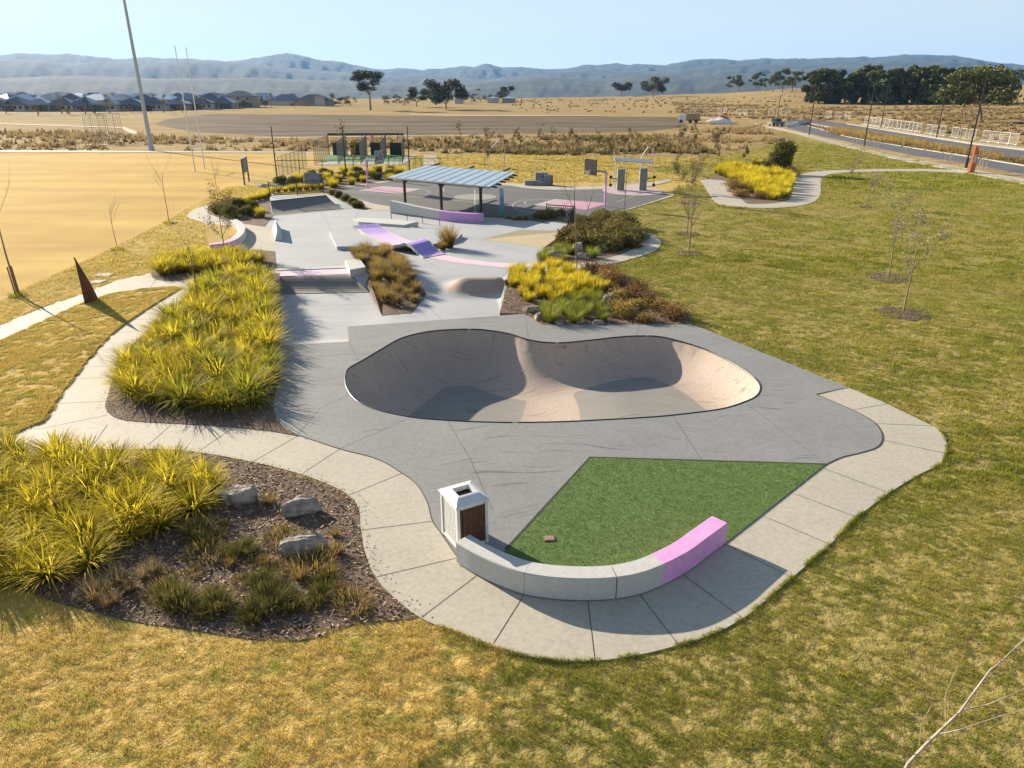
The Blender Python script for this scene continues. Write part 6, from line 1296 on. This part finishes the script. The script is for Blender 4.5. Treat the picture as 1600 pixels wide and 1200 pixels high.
for i,(x,yb) in enumerate(bkx):
    L_=far(x,yb);house((L_[0],L_[1]+4,L_[2]),rg.uniform(12,17) if x<400 else 19,12,3.0,3.2,rg.uniform(-.2,.3),'roof of a house in the rows behind the front houses',[M['navy'],M['navy2'],M['roof']][i%3],seed=i,grp='houses in the rows behind',simple=i>3)
L_=far(372,168);house((L_[0],L_[1]+6,L_[2]),16,12,5.6,2.6,.1,'two storey house with charcoal roof at the right end of the front row',M['navy2'],two=True,seed=41)
L_=far(498,166);house((L_[0],L_[1]+6,L_[2]),5.5,5.5,5.0,1.0,0,'small dark two storey block at the end of the estate',M['navy2'],seed=42,simple=True)
for i,(x,w_) in enumerate([(762,16),(787,20)]):
    L_=far(x+8,161);house((L_[0],L_[1]+4,L_[2]),w_/CF*L_[1],9,3,1.2,0,['long pale shed left of the rounded gum','long pale shed under the rounded gum'][i],M['roof'],seed=50+i,simple=True,name='farm_shed')
L_=far(716,162);house((L_[0],L_[1]+4,L_[2]),6,8,4.6,1.8,.1,'small white gabled building behind the wide forked gum',M['navy'],seed=60,simple=True,name='farm_shed')
# ---- street lamps
lamps=[(1509,262,1543,110,'street lamp nearest the orange totem'),(1350,228.5,1368,128,'street lamp on the near footpath, second from the totem'),(1264,212,1275,130,'street lamp on the near footpath, third from the totem'),(1213,198,1220,148,'farthest street lamp at the end of the near footpath'),(1376,200,1388,132,'street lamp by the fence panels, farther one on the far side'),(1463,215,1482,133,'street lamp by the fence panels, nearer one on the far side')]
for i,(x,y,xt,yt,lab) in enumerate(lamps):
    L_=far(x,y);h=hgt(xt,yt,L_[1],L_[2]);rt=thing('street_lamp',L_,'tall thin black '+lab,'street lamp')
    mb=MB();mb.tube([(0,0,0),(0,0,1.2)],.19 if i==0 else .14,8);mb.build('pole_base',M['black'],rt);mb=MB();mb.tube([(0,0,1.2),(0,0,h)],[.12,.07],7);mb.build('pole',M['black'],rt)
    s_=1 if i<4 else -1;mb=MB();mb.tube([(0,0,h-.1),(s_*.9,.2,h+.05)],.04,5);mb.build('arm',M['black'],rt);mb=MB();mb.box((s_*1.2,.25,h+.05),(.7,.28,.09));mb.build('lamp_head',M['galv'],rt)
# ---- temporary fence panels
def fpanel(label,grp):
    rt=thing('fence_panel',(0,0,0),label,'fence panel',grp);mb=MB();W_,H_=2.3,2.1
    for x in(0,W_): mb.tube([(x,0,0),(x,0,H_)],.04,5)
    for z in(.12,H_): mb.tube([(0,0,z),(W_,0,z)],.035,5)
    mb.build('frame',M['white'],rt);mb=MB()
    for i in range(1,9): mb.tube([(W_*i/9,0,.12),(W_*i/9,0,H_)],.007,3,cap=False)
    for j in range(1,6): mb.tube([(0,0,.12+H_*j/6.4),(W_,0,.12+H_*j/6.4)],.007,3,cap=False)
    mb.build('wire_mesh',M['galv'],rt)
    for x in(0,W_): mb=MB();mb.box((x,0,.06),(.22,.6,.12));mb.build('foot',M['white'],rt)
    return reg(rt)
fpn=fpanel('white temporary fence panel in the row along the far side of the road','temporary fence panels along the road');first=True
def frow(pts,step,gaps=(),label=None,grp=None,jit=.05):
    global first
    W_=[far(*p) for p in pts];acc=[]
    for a,b in zip(W_[:-1],W_[1:]):
        a=Vector(a);b=Vector(b);L_=(b-a).length;n=int(L_/step)
        for i in range(n):
            p=a.lerp(b,i/n);
            if random.random()<gaps: continue
            p.z=float(terr(p.x,p.y));dup(fpn,tuple(p),math.atan2((b-a).y,(b-a).x)+random.uniform(-jit,jit),1,label,grp)
frow([(1350,194.5),(1395,200.5),(1439,207.5)],2.35,.0);frow([(1446,209),(1478,213)],2.35,.0);frow([(1486,214.6),(1526,219.5)],2.35,.0);frow([(1533.5,220.7),(1562,224),(1589.5,227)],2.35,.0)
frow([(1068,176.5),(1120,178.5),(1160,180),(1200,181),(1240,182.5),(1290,184.5),(1335,187)],3.4,.3,'white temporary fence panel in the far broken row behind the machine','temporary fence panels in the far row',.2)
for c in KIDS[fpn.name]:
    for g in KIDS.get(c.name,[]): bpy.data.objects.remove(g)
    bpy.data.objects.remove(c)
bpy.data.objects.remove(fpn)
# ---- staked verge trees
def guard(label,grp):
    rt=thing('staked_sapling',(0,0,0),label,'staked sapling',grp);
    for i,(x,y) in enumerate(((-.4,-.2),(.4,-.2),(0,.4))): mb=MB();mb.box((x,y,.7),(.045,.045,1.4));mb.build('stake',M['palebark'],rt)
    mb=MB();mb.tube([(-.4,-.2,1.3),(.4,-.2,1.3)],.03,4);mb.tube([(.4,-.2,1.25),(0,.4,1.25)],.03,4);mb.build('tie',M['palebark'],rt)
    segs=[];rg_=np.random.default_rng(9);branch(segs,Vector((0,0,0)),Vector((0,0,1)),2.4,.03,1,rg_,.5,5);treeobj(rt,segs,M['bark']);return reg(rt)
gd=guard('staked sapling on the grass verge between footpath and road','staked saplings on the near verge')
for i,(x,y) in enumerate([(1230,201),(1253,206),(1277,209),(1302,213),(1334,226),(1368,233),(1418,243),(1481,256),(1534,266),(1540,264)]):
    dup(gd,far(x,y),random.uniform(0,6),random.uniform(.85,1.15))
for i in range(26):
    x=1290+i*13;y=float(np.interp(x,[1262,1320,1420,1512,1600],[195,208,226,241,255.5]))+random.uniform(-1.5,1.5);dup(gd,far(x,y),random.uniform(0,6),random.uniform(.45,.75),'small staked sapling standing in the planted median','staked saplings in the median')
for c in KIDS[gd.name]:bpy.data.objects.remove(c)
bpy.data.objects.remove(gd)
# ---- machine and piles at the end of the road
mc=thing('site_truck',far(1074,192),'dusty yellow and white site truck parked at the end of the bare field','truck',rz=-.2)
mb=MB();mb.box((-1.6,0,1.6),(2.2,2.4,2.0));mb.build('cab',M['white'],mc);mb=MB();mb.box((1.6,0,1.9),(4.2,2.5,1.8),0,0,0,-.05);mb.build('tray',P('dusty_yellow',(.4,.27,.1),(.25,.18,.1),2,.7),mc);mb=MB();mb.box((.6,0,.85),(7,1.2,.3));mb.build('chassis',M['black'],mc)
mb=MB();mb.box((-2.72,0,2.0),(.05,2.,.8));mb.build('windscreen',M['glass'],mc)
for x in(-2,.8,2.6):
    for s_ in(-1,1): mb=MB();mb.tube([(x,s_*1.05,.5),(x,s_*1.3,.5)],.5,12);mb.build('wheel',M['black'],mc)
cr=thing('parked_ute',far(1212,197),'grey blue vehicle parked where the road begins','car',rz=.4)
mb=MB();mb.box((0,0,.85),(4.6,1.9,.7));mb.build('body',M['grey'],cr);mb=MB();mb.prism([(-1,-.85),(1.1,-.85),(1.1,.85),(-1,.85)],1.2,1.95);mb.build('cabin',M['glass'],cr)
for x in(-1.4,1.4):
    for s_ in(-1,1): mb=MB();mb.tube([(x,s_*.75,.38),(x,s_*.98,.38)],.38,12);mb.build('wheel',M['black'],cr)
def heap(px,w_,d_,h_,mat,name,lab,cat,seed):
    o=rock(0+px[0],px[1],w_,d_,h_,0,lab,seed);o.name=name;o.data=o.data.copy();o.data.materials[0]=mat;L_=far(*px);o.location=(L_[0],L_[1],L_[2]+h_*.2);o['category']=cat
heap((1126,194),9,4,2.2,M['white'],'wrapped_pile','white wrapped pile beside the bare mound','pile',71);heap((1128,191),5,3,2.6,P('red_cover',(.4,.08,.06),rough=.8),'covered_pile','red covered pile behind the white wrapped one','pile',72)
heap((1252,195.5),7,3,1.4,M['galv'],'gravel_pile','grey gravel pile at the end of the road','pile',73)
# ---- rough grass and scrub (stuff)
def fartufts(n,reg_px,L,wd_,name,mat,lab,seed,boost=1):
    rg=np.random.default_rng(seed);pts=[];poly=[far(*p)[:2] for p in reg_px];P_=np.array(poly)
    C=rg.uniform(P_.min(0),P_.max(0),(n,2));k=inside(poly,C[:,0],C[:,1]);C=C[k]
    cl_=np.sin(C[:,0]*.11+2*np.sin(C[:,1]*.07))+np.sin(C[:,1]*.19+C[:,0]*.05)+rg.normal(0,.8,len(C));C=C[cl_>-.2]
    m=len(C);z=terr(C[:,0],C[:,1]);V=[];F=[];T=[]
    a=rg.uniform(0,6.28,(m,5));ti=rg.uniform(.1,.8,(m,5));Ls=(L*rg.uniform(.4,1.3,m))[:,None]*rg.uniform(.6,1.2,(m,5));w2=wd_*Ls/L*.5
    x=C[:,0][:,None]+rg.normal(0,L*.35,(m,5));y=C[:,1][:,None]+rg.normal(0,L*.35,(m,5));zz_=np.repeat(z[:,None],5,1)
    V=np.stack([np.stack([x-w2,y,zz_-.05],2),np.stack([x+w2,y,zz_-.05],2),np.stack([x+np.cos(a)*np.sin(ti)*Ls,y+np.sin(a)*np.sin(ti)*Ls,zz_+np.cos(ti)*Ls],2)],2).reshape(-1,3)
    nn=m*5;tip=np.tile([0,0,1],nn);return tag(fast(name,V,np.arange(3*nn).reshape(nn,3),M[mat],attr=dict(tip=tip,rnd=np.repeat(np.repeat(rg.uniform(0,1,m),5),3))),lab,'grass',kind='stuff')
fartufts(7000,[(-100,234),(430,236),(640,238),(1050,244),(1180,231),(1230,218),(1185,196),(1060,208),(700,216),(400,219),(240,212),(100,205),(-100,205)],1.0,.5,'rough_grass','straw','rough straw coloured grass beyond the lawns',1)
fartufts(2600,[(640,240),(1050,245),(1120,240),(1060,214),(700,219),(560,222)],.8,.9,'scrub','scrub','brown scrub in the damp hollow beyond the far lawn',2)
fartufts(16000,[(1260,190),(1340,192),(1440,204),(1600,225),(1750,240),(1750,150),(1500,166),(1260,168),(1050,160),(1060,180)],.9,.8,'paddock_grass','straw','dry grass of the paddock beyond the road',3)
fartufts(900,[(800,176),(1100,176),(1250,170),(1250,150),(1050,153),(800,155)],.7,.9,'paddock_scrub','scrub','dark scattered tussocks on the crest paddock',4)
fartufts(9000,[(1264,197),(1320,203.8),(1407,220),(1512,239),(1600,253),(1720,273),(1720,281),(1600,259),(1512,244.5),(1425,231),(1320,213)],1.0,.5,'median_planting','brown','russet grasses planted along the road median',5)
fartufts(9000,[(1265,196.5),(1320,204),(1407,220),(1512,239),(1600,253),(1720,273),(1720,281),(1600,259),(1512,244.5),(1425,231),(1320,213)],.8,.5,'median_planting','straw','straw coloured grasses planted along the road median',6)
# ---- haze
hz=MB();X0,X1,Y0_,Y1=-11000,11000,-1500,11500
hz.box((0,(Y0_+Y1)/2,0),(X1-X0,Y1-Y0_,1));hz.v=[(v[0],v[1],(-60 if v[2]<0 else 620)) for v in hz.v]
hm=bpy.data.materials.new('haze');hm.use_nodes=True;hn=hm.node_tree;hn.nodes.remove(hn.nodes['Principled BSDF']);pv=hn.nodes.new('ShaderNodeVolumePrincipled');pv.inputs['Color'].default_value=(.25,.52,1,1);pv.inputs['Density'].default_value=HAZE;pv.inputs['Anisotropy'].default_value=.2;hn.links.new(pv.outputs[0],hn.nodes['Material Output'].inputs['Volume'])
ho=hz.build('haze',hm);tag(ho,'pale blue winter haze over the valley','haze',kind='stuff')
